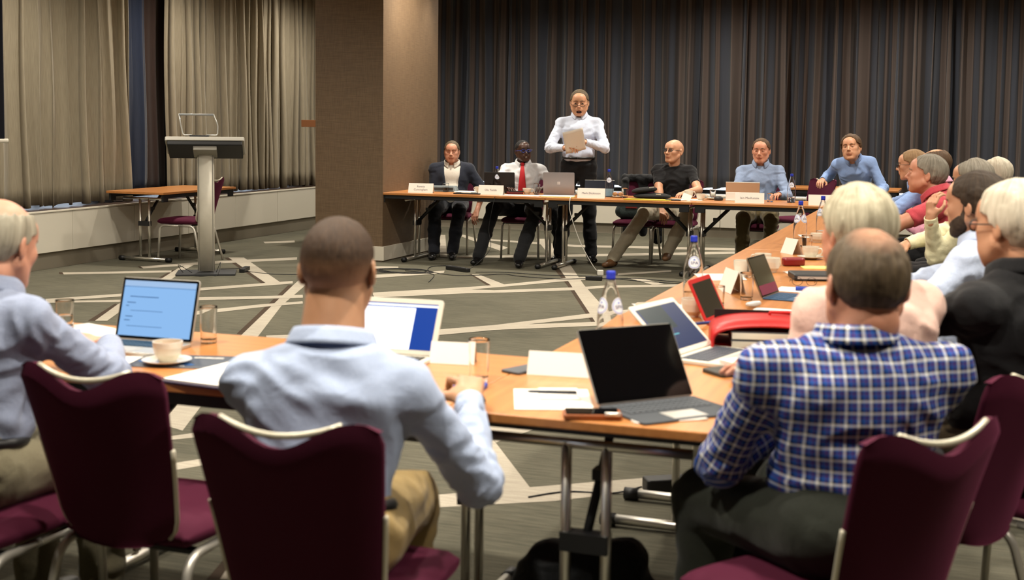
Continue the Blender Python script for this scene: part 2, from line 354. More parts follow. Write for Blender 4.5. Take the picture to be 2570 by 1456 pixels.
# brown papered pier with white skirting
def paper_mat():
    m = bpy.data.materials.new('brown_wallpaper'); m.use_nodes = True; nt = m.node_tree; b = nt.nodes['Principled BSDF']
    tc = nt.nodes.new('ShaderNodeTexCoord')
    outs = []
    for s in ((160, 160, 8), (8, 8, 160)):
        mp = nt.nodes.new('ShaderNodeMapping'); mp.inputs['Scale'].default_value = s
        n = nt.nodes.new('ShaderNodeTexNoise'); n.inputs['Scale'].default_value = 1; n.inputs['Detail'].default_value = 2
        nt.links.new(tc.outputs['Object'], mp.inputs[0]); nt.links.new(mp.outputs[0], n.inputs['Vector']); outs.append(n)
    ad = nt.nodes.new('ShaderNodeMath'); ad.operation = 'ADD'
    nt.links.new(outs[0].outputs['Fac'], ad.inputs[0]); nt.links.new(outs[1].outputs['Fac'], ad.inputs[1])
    r = nt.nodes.new('ShaderNodeValToRGB'); r.color_ramp.elements[0].position = .7; r.color_ramp.elements[1].position = 1.0
    mr = nt.nodes.new('ShaderNodeMapRange'); mr.inputs[1].default_value = .7; mr.inputs[2].default_value = 1.3
    nt.links.new(ad.outputs[0], mr.inputs[0]); nt.links.new(mr.outputs[0], r.inputs[0])
    r.color_ramp.elements[0].position = 0; r.color_ramp.elements[0].color = lin('5e4b37'); r.color_ramp.elements[1].color = lin('725d46')
    nt.links.new(r.outputs[0], b.inputs['Base Color']); b.inputs['Roughness'].default_value = .55
    bp = nt.nodes.new('ShaderNodeBump'); bp.inputs['Strength'].default_value = .25; bp.inputs['Distance'].default_value = .002
    nt.links.new(ad.outputs[0], bp.inputs['Height']); nt.links.new(bp.outputs[0], b.inputs['Normal'])
    return m
m_paper = paper_mat()
struct(MB().box((-6.27, 13.17, CEIL/2), (.80, 1.48, CEIL)).build('wall_pier', m_paper))
b = MB(); b.box((-6.27, 12.424, .087), (.84, .012, .15)); b.box((-5.864, 13.17, .087), (.012, 1.50, .15)); b.box((-6.676, 13.17, .087), (.012, 1.5, .15)); b.box((-6.27, 13.916, .087), (.84, .012, .15))
struct(b.build('baseboard_pier', m_base, bevel=.002))

# ---------------------------------------------------------------- curtains
def fabric_mat(name, stops, weave=.15, stripes=None):
    m = bpy.data.materials.new(name); m.use_nodes = True; nt = m.node_tree; b = nt.nodes['Principled BSDF']
    uv = nt.nodes.new('ShaderNodeUVMap'); sp = nt.nodes.new('ShaderNodeSeparateXYZ'); nt.links.new(uv.outputs[0], sp.inputs[0])
    r = nt.nodes.new('ShaderNodeValToRGB')
    els = r.color_ramp.elements
    while len(els) < len(stops): els.new(.5)
    for e, (p, c) in zip(els, stops): e.position = p; e.color = lin(c)
    if stripes:
        n = nt.nodes.new('ShaderNodeTexNoise'); n.noise_dimensions = '1D'; n.inputs['Scale'].default_value = stripes; n.inputs['Detail'].default_value = 1
        nt.links.new(sp.outputs[0], n.inputs['W']); nt.links.new(n.outputs['Fac'], r.inputs[0]); r.color_ramp.interpolation = 'EASE'
    else:
        n = nt.nodes.new('ShaderNodeTexNoise'); n.inputs['Scale'].default_value = 3
        mp = nt.nodes.new('ShaderNodeMapping'); mp.inputs['Scale'].default_value = (60, 2, 1)
        nt.links.new(uv.outputs[0], mp.inputs[0]); nt.links.new(mp.outputs[0], n.inputs['Vector']); nt.links.new(n.outputs['Fac'], r.inputs[0])
    nt.links.new(r.outputs[0], b.inputs['Base Color'])
    n2 = nt.nodes.new('ShaderNodeTexNoise'); n2.inputs['Scale'].default_value = 350; n2.inputs['Detail'].default_value = 1
    bp = nt.nodes.new('ShaderNodeBump'); bp.inputs['Strength'].default_value = weave; bp.inputs['Distance'].default_value = .003
    nt.links.new(uv.outputs[0], n2.inputs['Vector']); nt.links.new(n2.outputs['Fac'], bp.inputs['Height']); nt.links.new(bp.outputs[0], b.inputs['Normal'])
    b.inputs['Roughness'].default_value = .9; b.inputs['Sheen Weight'].default_value = .2; b.inputs['Specular IOR Level'].default_value = .2
    return m
m_cur_l = fabric_mat('beige_curtain_fabric', [(.3, '857b68'), (.7, '968c78')])
m_cur_b = fabric_mat('striped_curtain_fabric', [(.34, '3a3d46'), (.45, '353840'), (.5, '2e2a2a'), (.55, '544a46'), (.68, '4a413d')], stripes=5.5)
m_cur_d = fabric_mat('navy_curtain_fabric', [(.3, '1e2638'), (.7, '242c40')])
m_cur_k = fabric_mat('brown_curtain_fabric', [(.3, '2c1f1a'), (.7, '362620')])

def curtain(name, label, A, B, z0, z1, m, pitch=.17, depth=.075, seed=1, normal=(0, -1), group=None, flare=0.0, hem=.012):
    rnd = random.Random(seed)
    A = Vector(A); B = Vector(B); L = (B-A).length; d = (B-A)/L; N = Vector(normal)
    # irregular pleats: list of break positions
    xs = [0.]
    while xs[-1] < L: xs.append(xs[-1] + pitch*rnd.uniform(.55, 1.5))
    ph = []; k = 0
    S = max(8, int(L/.011)); nz = 14
    amp = [rnd.uniform(.55, 1.25) for _ in xs]; ski = [rnd.uniform(-.5, .5) for _ in xs]; lean = [rnd.uniform(-.03, .03) for _ in xs]
    V = []; UV = []
    prev = None; arc = 0
    rows = []
    zoff = [rnd.uniform(-hem, hem) for _ in xs]
    for j in range(nz+1):
        t = j/nz; z = z0+(z1-z0)*t; row = []
        for i in range(S+1):
            s = L*i/S
            while k+1 < len(xs)-1 and xs[k+1] < s: k += 1
            while xs[k] > s: k -= 1
            f = (s-xs[k])/(xs[k+1]-xs[k])
            g = f + .12*ski[k]*math.sin(PI*f)
            a = amp[k]*(1-.25*t)
            off = depth*a*(.5-.5*math.cos(2*PI*g))**.8*(1) + .008*math.sin(s*37+seed)
            off += .014*math.sin(2.2*z+k*1.7)
            ss = s + lean[k]*math.sin(PI*f)*(1-t) + .42*min(depth, .14)*a*math.sin(2*PI*g) + flare*(1-t)*(s/L)**4
            p = A + d*ss + N*off
            zz = z + (zoff[k] + .01*math.sin(2*PI*f) if j == 0 else 0)
            row.append((p.x, p.y, zz))
        rows.append(row)
    V = [p for r in rows for p in r]; n = S+1
    F = [(j*n+i, j*n+i+1, (j+1)*n+i+1, (j+1)*n+i) for j in range(nz) for i in range(S)]
    me = bpy.data.meshes.new(name); me.from_pydata(V, [], F); me.materials.append(m)
    al = [0.]
    mid = rows[nz//2]
    for i in range(1, n): al.append(al[-1]+math.dist(mid[i][:2], mid[i-1][:2]))
    uvl = me.uv_layers.new(name='UVMap'); li = np.zeros(len(me.loops), dtype=np.int32); me.loops.foreach_get('vertex_index', li)
    uvs = np.empty((len(li), 2), dtype=np.float32); uvs[:, 0] = np.array(al)[li % n] + seed*3.1; uvs[:, 1] = np.array([v[2] for v in V])[li]
    uvl.data.foreach_set('uv', uvs.ravel())
    me.polygons.foreach_set('use_smooth', [True]*len(F)); me.update()
    o = bpy.data.objects.new(name, me); COL.objects.link(o)
    q = o.modifiers.new('solid', 'SOLIDIFY'); q.thickness = .004; q.offset = 0
    return tag(o, label, 'curtain', group)
curtain('curtain', 'beige pleated curtain on the far left, up to the dark curtain', (-8.80, 4.2), (-8.80, 12.02), .60, CEIL-.02, m_cur_l, .19, .14, 3, (1, 0), flare=.06)
curtain('curtain', 'beige pleated curtain between the dark curtain and the brown pier', (-8.80, 12.76), (-8.80, 16.9), .60, CEIL-.02, m_cur_l, .15, .13, 8, (1, 0))
curtain('curtain', 'narrow navy curtain hanging behind the beige left curtains', (-8.95, 11.6), (-8.95, 12.62), .62, CEIL-.02, m_cur_d, .20, .06, 5, (1, 0))
curtain('curtain', 'narrow dark brown curtain strip beside the navy one', (-8.98, 12.60), (-8.98, 13.2), .62, CEIL-.02, m_cur_k, .3, .04, 6, (1, 0))
curtain('curtain', 'long striped blue grey and brown curtain across the back wall', (-8.6, 17.30), (XR-.05, 17.30), .645, CEIL-.02, m_cur_b, .23, .15, 21, (0, -1), hem=.006)
# curtain rails
struct(MB().box((-8.8, 10.5, CEIL-.015), (.05, 12.8, .03)).build('trim_3', m_base)); struct(MB().box((-2, 17.25, CEIL-.015), (13, .05, .03)).build('trim_4', m_base))

# ---------------------------------------------------------------- ceiling downlights
m_lamp = mat('lamp_emitter', 'ffffff', emit=(1, .82, .6, 1), estr=6)
m_trim = mat('lamp_trim', 'c8c8c8', .3, metal=1)
proto = None
for i, (x, y) in enumerate(LAMP_XY):
    if proto is None:
        t = thing('ceiling_downlight', 'round recessed ceiling downlight', 'lamp', (x, y, CEIL), 0, 'recessed ceiling downlights')
        MB().lathe([(.055, -.002), (.075, -.006), (.08, 0)], 24).build('trim_ring', m_trim, t)
        MB().lathe([(0.0, -.001), (.055, -.001)], 24, cap=False).build('lens', m_lamp, t)
        proto = t
    else: t = copy_tree(proto, (x, y, CEIL))
    ld = bpy.data.lights.new('lamp_light', 'SPOT'); ld.energy = LIGHT_W; ld.color = LIGHT_COL; ld.spot_size = math.radians(168); ld.spot_blend = 1.0
    if x == -5.70: ld.energy = 70; ld.spot_size = math.radians(46); ld.spot_blend = .8      # narrow wall washers beside the pier
    ld.shadow_soft_size = .07
    lo = bpy.data.objects.new('lamp_light', ld); COL.objects.link(lo); lo.location = (x, y, CEIL-.02)
# ---------------------------------------------------------------- tables
m_wood = wood_mat('cherry_tabletop', 'a96d39', 'bb7e47', .32)
m_woodY = wood_mat('cherry_tabletop_turned', 'a96d39', 'bb7e47', .32, 1)
m_black = mat('black_steel', '17181a', .45)
m_blackp = mat('black_plastic', '121213', .5)
m_chrome = mat('chrome', 'e2dfd6', .30, metal=.95)
m_alu = mat('brushed_aluminium', 'c9c5bb', .38, metal=.65)
m_silver = mat('silver_plastic', 'c0beba', .4, metal=.3)
TH = .74
def leg_frame(parent, x, W, inward):
    """one folding T-leg: two posts, cross bar, floor bar; inward = direction of the brace"""
    b = MB()
    for y in (-.055, .055): b.tube([(x, y, .05), (x, y, .665)], .014, 14)
    b.tube([(x, -W/2+.09, .660), (x, W/2-.09, .660)], .014, 12)
    lg = b.build('leg', m_chrome, parent)
    f = MB(); f.tube([(x, -W/2+.05, .028), (x, W/2-.05, .028)], .019, 12); f.build('foot', m_chrome, lg)
    for s in (-1, 1):
        c = MB(); c.tube([(x, s*(W/2-.09), .026), (x, s*(W/2-.035), .026)], .025, 12); c.build('foot_cap', m_blackp, lg)
    q = MB(); 
    q.tube([(x, 0, .40), (x+inward*.30, 0, .70)], .013, 8, flat=1.4)
    q.box((x, 0, .40), (.05, .13, .05)); q.box((x+inward*.13, 0, .55), (.05, .03, .03))
    q.build('folding_brace', m_black, parent)
def conf_table(label, cx, cy, L, W, rz=0, group=None, legs=None, m=None, brace=True, th=TH, end=False):
    t = thing('conference_table', label, 'table', (cx, cy, 0), rz, group)
    MB().rbox((0, 0, th-.0125), (L, W, .025), .012).build('tabletop', m or m_wood, t, bevel=.003)
    for s in (-1, 1):
        b = MB(); b.box((0, s*(W/2-.03), th-.045), (L-.06, .022, .04))
        for e in (-1, 1):
            b.rbox((e*(L/2-.075), s*(W/2-.03), th-.065), (.10, .024, .075), .011)
        b.build('side_rail', m_black, t, bevel=.004)
    if end: MB().box((-L/2+.05, 0, th-.036), (.022, W-.12, .020)).build('end_rail', m_black, t, bevel=.003)
    a, c = legs or (-L/2+.3, L/2-.3)
    leg_frame(t, a, W, 1); leg_frame(t, c, W, -1)
    return t
G = 'cherry-topped folding tables of the U-shaped setup'
# near row, facing the far table
conf_table('folding table with cherry top under the old man\'s laptop, nearest row left', -2.095, 3.525, 1.598, .81, -.0, G, legs=(-.5, .73))
conf_table('folding table with cherry top running out of the left edge of the photo', -3.70, 3.525, 1.598, .81, 0, G, legs=(-.5, .5))
# right row: long axis runs away from the viewer
rowlab = ['folding table with cherry top, nearest corner table carrying the black tablet', 'folding table with cherry top carrying the red bag and red tablet', 'folding table with cherry top carrying the blue tablet keyboard and coffee cups',
          'folding table with cherry top and grouped water bottles, fourth in the right row', 'folding table with cherry top, fifth in the right row beside the red polo shirt', 'folding table with cherry top, last in the right row before the far table']
for i in range(6):
    y0 = 3.12+1.6*i; y1 = min(y0+1.598, 12.43)
    conf_table(rowlab[i], -.922, (y0+y1)/2, y1-y0, .742, PI/2, G, legs=(-(y1-y0)/2+(.085 if i == 0 else .21), (y1-y0)/2-.14), m=m_wood, end=(i == 0))
# far row
for (a, c, l1, l2, lab) in ((-5.985, -4.065, -5.65, -4.15, 'long folding table with cherry top beside the brown pier, first in the far row'),
                            (-4.06, -2.56, -3.97, -2.65, 'folding table with cherry top carrying the silver laptop and black berets'),
                            (-2.555, -1.06, -2.52, -1.2, 'folding table with cherry top carrying the brown-reflecting tablet, far row'),
                            (-1.055, .62, -.9, .4, 'folding table with cherry top at the far right corner behind the red polo shirt')):
    conf_table(lab, (a+c)/2, 12.84, c-a, .80, 0, G, legs=(l1-(a+c)/2, l2-(a+c)/2))
conf_table('small folding desk with cherry top against the left wall behind the lectern', -8.12, 11.92, 1.40, .70, PI/2, None, legs=(-.52, .5))
conf_table('cherry-topped side table against the striped curtain behind the leaning man', -1.75, 16.35, 1.9, .7, 0, None)

# ---------------------------------------------------------------- chairs
def velvet():
    m = bpy.data.materials.new('plum_upholstery'); m.use_nodes = True; nt = m.node_tree; b = nt.nodes['Principled BSDF']
    b.inputs['Roughness'].default_value = .85; b.inputs['Sheen Weight'].default_value = .35; b.inputs['Sheen Tint'].default_value = lin('a04a70')
    b.inputs['Specular IOR Level'].default_value = .15
    n = nt.nodes.new('ShaderNodeTexNoise'); n.inputs['Scale'].default_value = 500; tc = nt.nodes.new('ShaderNodeTexCoord')
    r = nt.nodes.new('ShaderNodeValToRGB'); r.color_ramp.elements[0].color = lin('3b0f20'); r.color_ramp.elements[1].color = lin('4e182e')
    nt.links.new(tc.outputs['Object'], n.inputs['Vector']); nt.links.new(n.outputs['Fac'], r.inputs[0]); nt.links.new(r.outputs[0], b.inputs['Base Color'])
    bp = nt.nodes.new('ShaderNodeBump'); bp.inputs['Strength'].default_value = .2; bp.inputs['Distance'].default_value = .002
    nt.links.new(n.outputs['Fac'], bp.inputs['Height']); nt.links.new(bp.outputs[0], b.inputs['Normal'])
    return m
m_plum = velvet()
m_cream = mat('cream_metal', 'cfc9b4', .3, metal=.25)
def back_pt(x, t, side):
    """x in -1..1 across, t 0..1 up, side 0 front / 1 rear"""
    e = 1-min(1, (1-t)/.06); eb = 1-min(1, t/.10)
    w = .168 + .052*t**.9
    if t < .12: w *= 1-.18*(1-t/.12)**2
    if t > .93: w *= 1-.06*((t-.93)/.07)**2
    dip = .058*(.5+.5*math.cos(PI*min(1, abs(x)/.78)))
    top = .885 - dip - .012*max(0, abs(x)-.85)/.15
    z0 = .405 + .02*x*x
    z = z0 + (top-z0)*t
    y = -.19 - .115*t**1.2 - .035*(1-x*x)*(.3+.7*t)
    th = .036*(1-.55*abs(x)**6)*(1-.4*e**3)
    return Vector((x*w, y - (th if side else 0), z))
def make_chair(label, group):
    t = thing('banquet_chair', label, 'chair', (0, 0, 0), 0, group)
    b = MB(); NX, NT = 18, 16
    V = []; F = []
    for sd in (0, 1):
        for j in range(NT+1):
            for i in range(NX+1): V.append(back_pt(-1+2*i/NX, j/NT, sd))
    o = (NX+1)*(NT+1)
    for j in range(NT):
        for i in range(NX):
            a = j*(NX+1)+i
            F.append((a, a+1, a+NX+2, a+NX+1)[::-1]); F.append((o+a, o+a+1, o+a+NX+2, o+a+NX+1))
    for j in range(NT):
        a = j*(NX+1); F.append((a, a+NX+1, o+a+NX+1, o+a)[::-1]); a += NX; F.append((a, a+NX+1, o+a+NX+1, o+a))
    for i in range(NX):
        F.append((i, i+1, o+i+1, o+i)[::-1]); a = NT*(NX+1)+i; F.append((a, a+1, o+a+1, o+a))
    b.add([tuple(v) for v in V], [f[::-1] for f in F], 0, True)
    bk = b.build('backrest', m_plum, t, bevel=.009, seg=3)
    h = MB(); pts = []
    for k in range(13):
        x = -.66+1.32*k/12; p = back_pt(x, 1, 0); q = back_pt(x, 1, 1); m_ = (p+q)/2
        pts.append((m_.x, m_.y, .884 - .027*(1-(x/.66)**2)))
    h.tube(pts, .0072, 10); h.build('handle', m_cream, t)
    for s in (-1, 1):
        q = MB(); pt = [((back_pt(s, k/10*.55+.02, 0)+back_pt(s, k/10*.55+.02, 1))/2)+Vector((s*.002, 0, 0)) for k in range(11)]
        q.tube(pt, .0065, 8); q.build('side_strip', m_cream, t)
    # seat
    q = MB(); NX2, NY2 = 14, 14
    def seat(u, v, s):
        x = -1+2*u; y = -1+2*v
        w = .205+.018*v; e = max(abs(x), abs(y))
        crown = .014*(1-x*x)*(1-y*y)
        rnd = .020*max(0, (e-.8)/.2)**2
        xx = x*w*(1-.05*abs(y)**4); yy = .025 + y*.225*(1-.06*abs(x)**4)
        if s: return Vector((xx, yy, .455+crown-rnd))
        return Vector((xx*.97, yy*.97+.001, .398+rnd*.6))
    V = []; F = []
    for s in (0, 1):
        for j in range(NY2+1):
            for i in range(NX2+1): V.append(seat(i/NX2, j/NY2, s))
    o = (NX2+1)*(NY2+1)
    for j in range(NY2):
        for i in range(NX2):
            a = j*(NX2+1)+i; F.append((a, a+1, a+NX2+2, a+NX2+1)[::-1]); F.append((o+a, o+a+1, o+a+NX2+2, o+a+NX2+1))
    for j in range(NY2):
        a = j*(NX2+1); F.append((a, a+NX2+1, o+a+NX2+1, o+a)[::-1]); a += NX2; F.append((a, a+NX2+1, o+a+NX2+1, o+a))
    for i in range(NX2):
        F.append((i, i+1, o+i+1, o+i)); a = NY2*(NX2+1)+i; F.append((a, a+1, o+a+1, o+a)[::-1])
    q.add([tuple(v) for v in V], F, 0, True); q.build('seat', m_plum, t, bevel=.01, seg=3)
    for yy in (.12, -.14):
        fr = MB(); fr.box((0, yy, .388), (.36, .03, .012)); fr.build('cross_bar', m_black, t)
    for s in (-1, 1):
        fr = MB(); fr.tube(bend([(s*.185, -.02, .385), (s*.2, .205, .385), (s*.208, .225, .0)], .06, 6), .0125, 12); fr.build('leg', m_alu, t)
        fr = MB(); fr.tube(bend([(s*.185, .0, .385), (s*.198, -.19, .385), (s*.225, -.29, .0)], .06, 6), .0125, 12); fr.build('leg', m_alu, t)
    return t
CH = [  # x, y, rz, label
 (-2.03, 2.94, -.02, 'empty plum chair pushed in beside the old man, cream handle across its dipped back'),
 (-1.337, 2.63, .07, 'plum banquet chair under the man with the buzz cut and pale blue shirt'),
 (-.30, 2.96, .92, 'plum banquet chair turned sideways behind the man in the checked shirt'),
 (-.12, 3.69, 1.10, 'plum banquet chair at the right edge under the man in the pale pink shirt'),
 (.22, 4.02, 1.2, 'plum banquet chair under the white-haired man in the black shirt'),
 (-2.46, 2.74, -.05, 'plum banquet chair under the old man, cut by the left edge'),
 (.12, 5.20, 1.35, 'plum banquet chair under the bearded man'),
 (.10, 7.70, 1.5, 'plum banquet chair under the man in the cream shirt'),
 (.02, 8.70, 1.5, 'plum banquet chair under the man in the red polo shirt'),
 (.26, 9.40, 1.5, 'plum banquet chair under the white-haired man at the far right'),
 (-.08, 10.05, 1.5, 'plum banquet chair under the balding man behind the red polo shirt'),
 (-.21, 10.62, 1.5, 'plum banquet chair under the man with glasses in the right row'),
 (-5.56, 13.65, PI+.2, 'plum banquet chair under the man in the dark suit jacket by the pier'),
 (-4.66, 13.52, PI+.15, 'plum banquet chair under the man with the red tie'),
 (-3.42, 13.68, PI+.04, 'empty plum chair with a dark bag and a black jacket, far row'),
 (-2.98, 13.72, PI-.05, 'plum banquet chair under the bald man in the black T-shirt'),
 (-2.10, 13.74, PI+.05, 'plum banquet chair under the man in the grey blue shirt and olive trousers'),
 (-1.80, 15.0, PI-.7, 'plum banquet chair beside the leaning man, in front of the side table'),
 (-7.76, 11.64, 1.62, 'plum banquet chair at the small desk behind the lectern'),
]
chair0 = make_chair(CH[0][3], 'plum banquet chairs')
CHAIRS = []
for i, (x, y, rz, lab) in enumerate(CH):
    CHAIRS.append(copy_tree(chair0, (x, y, 0), rz, lab) if i else chair0)
chair0.location = (CH[0][0], CH[0][1], 0); chair0.rotation_euler = (0, 0, CH[0][2])

# ---------------------------------------------------------------- lectern
t = thing('lectern', 'slim off-white column lectern with grey slanted reading tray', 'lectern', (-6.95, 10.74, 0), .52)
m_lec = mat('offwhite_column', 'c9c3b4', .45, var=.03, vscale=20)
m_lecg = mat('grey_tray', 'b4b0a6', .4)
b = MB(); P = [(.080*math.cos(a)*1.0, .05*math.sin(a)) for a in [2*PI*k/28 for k in range(28)]]
b.prism(P, .03, 1.19, smooth=True); b.build('column', m_lec, t)
b = MB()
for s in (-1, 1): b.box((s*.066, -.028, .6), (.006, .01, 1.15))
b.build('edge_trim', mat('grey_trim', '77746c', .5), t)
MB().rbox((0, 0, .009), (.56, .40, .018), .02).build('base_plate', mat('dark_base', '2a2b2d', .6), t, bevel=.003)
Mt = Matrix.Translation((0, .02, 1.22)) @ Matrix.Rotation(math.radians(-24), 4, 'X')
b = MB(); b.rbox((0, 0, .02), (.74, .36, .04), .02, M=Mt); b.build('reading_tray', m_lecg, t, bevel=.006)
b = MB(); b.box((0, .0, -.02), (.70, .345, .05), M=Mt); b.build('tray_underside', m_blackp, t, bevel=.01)
b = MB(); b.box((0, -.05, -.062), (.22, .20, .05), M=Mt); b.build('bracket', mat('grey_bracket', '8a867c', .5), t, bevel=.008)
t = thing('wire_reading_stand', 'chrome wire stand with a clear top bar on the lectern tray', 'stand', (-6.955, 10.64, 1.325), .50)
b = MB(); b.rbox((0, 0, .008), (.18, .08, .016), .02); b.build('base', m_black, t, bevel=.003)
b = MB()
b.tube(bend([(.07, 0, .018), (.17, 0, .018), (.175, -.005, .11), (.135, -.02, .218)], .02), .006, 8)
b.tube(bend([(-.07, 0, .018), (-.15, 0, .018), (-.17, -.005, .11), (-.185, -.02, .218)], .02), .006, 8)
b.build('wire_frame', mat('bright_wire', 'd8d8d4', .3, metal=.4), t)
b = MB(); b.tube([(-.185, -.02, .212), (.135, -.02, .212)], .010, 10); b.build('top_bar', mat('clear_bar', 'dfe4e6', .1, trans=.6), t)

# wooden lectern half hidden by the pier
t = thing('wooden_lectern', 'wooden lectern board peeking out behind the left side of the brown pier', 'lectern', (-7.06, 14.35, 0), 0)
m_brz = mat('bronze_wood', '8a5a3a', .35)
MB().rbox((0, 0, 1.455), (1.42, .5, .085), .02).build('reading_board', m_brz, t, bevel=.004)
MB().box((0, 0, .71), (.5, .3, 1.42)).build('pedestal', mat('dark_wood', '3b2218', .4), t, bevel=.004)
# projection screen at the left edge
t = thing('projection_screen', 'dark projection screen with white bottom bar at the left edge', 'projection screen', (-7.3, 7.22, 0), .34)
MB().box((-.12, 0, (1.34+CEIL)/2-.03), (1.9, .012, CEIL-1.34-.06)).build('screen_fabric', mat('screen_back', '0e0f1c', .7), t)
MB().tube([(-1.08, 0, 1.325), (.855, 0, 1.325)], .016, 10).build('bottom_bar', m_base, t)
MB().rbox((-.12, 0, CEIL-.045), (2.0, .09, .088), .02).build('housing', m_base, t)
# ---------------------------------------------------------------- figures: signed distance fields turned into one skin each
def npv(*a): return np.array(a, dtype=np.float64)
class Field:
    def __init__(s, lo, hi, h):
        s.h = h; s.lo = np.array(lo, float); n = np.maximum(4, np.ceil((np.array(hi)-s.lo)/h).astype(int)+1); s.n = n
        s.D = np.full(tuple(n), .25, dtype=np.float32)
    def region(s, lo, hi):
        a = np.clip(np.floor((np.array(lo)-s.lo)/s.h).astype(int), 0, s.n-1); b = np.clip(np.ceil((np.array(hi)-s.lo)/s.h).astype(int)+1, 1, s.n)
        if np.any(b <= a): return None
        X = s.lo[0]+np.arange(a[0], b[0])*s.h; Y = s.lo[1]+np.arange(a[1], b[1])*s.h; Z = s.lo[2]+np.arange(a[2], b[2])*s.h
        return (slice(a[0], b[0]), slice(a[1], b[1]), slice(a[2], b[2])), X[:, None, None], Y[None, :, None], Z[None, None, :]
    def comb(s, sl, d, k, mode):
        D = s.D[sl]
        if mode == 'u':
            if k <= 0: s.D[sl] = np.minimum(D, d)
            else:
                hh = np.maximum(k-np.abs(D-d), 0)/k; s.D[sl] = np.minimum(D, d)-hh*hh*k*.25
        elif mode == 's':
            if k <= 0: s.D[sl] = np.maximum(D, -d)
            else:
                hh = np.maximum(k-np.abs(D+d), 0)/k; s.D[sl] = np.maximum(D, -d)+hh*hh*k*.25
    def cone(s, a, b, ra, rb, k=.02, mode='u', sq=None):
        """tapered capsule; sq=(axis vector, factor) flattens across that axis"""
        a = np.array(a, float); b = np.array(b, float); R = max(ra, rb)+k+s.h*3
        if sq: R = R*1.6
        r = s.region(np.minimum(a, b)-R, np.maximum(a, b)+R)
        if r is None: return
        sl, X, Y, Z = r; ba = b-a; L2 = max(ba@ba, 1e-9)
        px, py, pz = X-a[0], Y-a[1], Z-a[2]
        t = np.clip((px*ba[0]+py*ba[1]+pz*ba[2])/L2, 0, 1)
        dx, dy, dz = px-t*ba[0], py-t*ba[1], pz-t*ba[2]
        if sq:
            ax = np.array(sq[0], float); ax /= np.linalg.norm(ax); q = dx*ax[0]+dy*ax[1]+dz*ax[2]; f = 1/sq[1]-1
            dx, dy, dz = dx+ax[0]*q*f, dy+ax[1]*q*f, dz+ax[2]*q*f
        d = np.sqrt(dx*dx+dy*dy+dz*dz)-(ra+(rb-ra)*t)
        s.comb(sl, d.astype(np.float32), k, mode)
    def ell(s, c, r, k=.02, R=None, mode='u'):
        """ellipsoid, R = 3x3 rotation (columns are its axes)"""
        c = np.array(c, float); r = np.array(r, float); m = max(r)+k+s.h*3
        g = s.region(c-m, c+m)
        if g is None: return
        sl, X, Y, Z = g; px, py, pz = X-c[0], Y-c[1], Z-c[2]
        if R is not None:
            R = np.array(R); qx = px*R[0, 0]+py*R[1, 0]+pz*R[2, 0]; qy = px*R[0, 1]+py*R[1, 1]+pz*R[2, 1]; qz = px*R[0, 2]+py*R[1, 2]+pz*R[2, 2]
        else: qx, qy, qz = px, py, pz
        k0 = np.sqrt((qx/r[0])**2+(qy/r[1])**2+(qz/r[2])**2); k1 = np.sqrt((qx/r[0]**2)**2+(qy/r[1]**2)**2+(qz/r[2]**2)**2)
        d = k0*(k0-1)/np.maximum(k1, 1e-6)
        s.comb(sl, np.broadcast_to(d, (d.shape)).astype(np.float32), k, mode)
    def plane(s, p, n, k=.0):
        """keep the side the normal points away from"""
        n = np.array(n, float); n /= np.linalg.norm(n)
        X = s.lo[0]+np.arange(s.n[0])*s.h; Y = s.lo[1]+np.arange(s.n[1])*s.h; Z = s.lo[2]+np.arange(s.n[2])*s.h
        d = (X[:, None, None]-p[0])*n[0]+(Y[None, :, None]-p[1])*n[1]+(Z[None, None, :]-p[2])*n[2]
        s.D = np.maximum(s.D, d.astype(np.float32))
    def fn(s, f):
        X = s.lo[0]+np.arange(s.n[0])*s.h; Y = s.lo[1]+np.arange(s.n[1])*s.h; Z = s.lo[2]+np.arange(s.n[2])*s.h
        s.D = f(s.D, X[:, None, None], Y[None, :, None], Z[None, None, :]).astype(np.float32)
    def mesh(s):
        """naive surface nets"""
        D = s.D.copy()
        D[0] = D[-1] = .1; D[:, 0] = D[:, -1] = .1; D[:, :, 0] = D[:, :, -1] = .1
        I = D < 0; n = D.shape
        acc = np.zeros((n[0]-1, n[1]-1, n[2]-1, 3), np.float32); cnt = np.zeros((n[0]-1, n[1]-1, n[2]-1), np.float32)
        def edge(ax):
            a = [slice(None)]*3; b = [slice(None)]*3; a[ax] = slice(0, -1); b[ax] = slice(1, None)
            d0, d1 = D[tuple(a)], D[tuple(b)]; c = I[tuple(a)] != I[tuple(b)]
            t = np.where(c, d0/np.where(np.abs(d0-d1) < 1e-9, 1, d0-d1), 0)
            return c, t
        E = []
        for ax in range(3):
            c, t = edge(ax); E.append(c)
            o1, o2 = [q for q in range(3) if q != ax]
            for i in (0, 1):
                for j in (0, 1):
                    sl = [slice(None)]*3; sl[o1] = slice(i, n[o1]-1+i); sl[o2] = slice(j, n[o2]-1+j)
                    cc = c[tuple(sl)]; tt = t[tuple(sl)]
                    cnt += cc
                    acc[..., ax] += np.where(cc, tt, 0)
                    if i: acc[..., o1] += cc
                    if j: acc[..., o2] += cc
        act = cnt > 0; idx = np.full(act.shape, -1, np.int64); idx[act] = np.arange(act.sum())
        g = np.argwhere(act); V = (g+acc[act]/cnt[act][:, None])*s.h+s.lo
        F = []
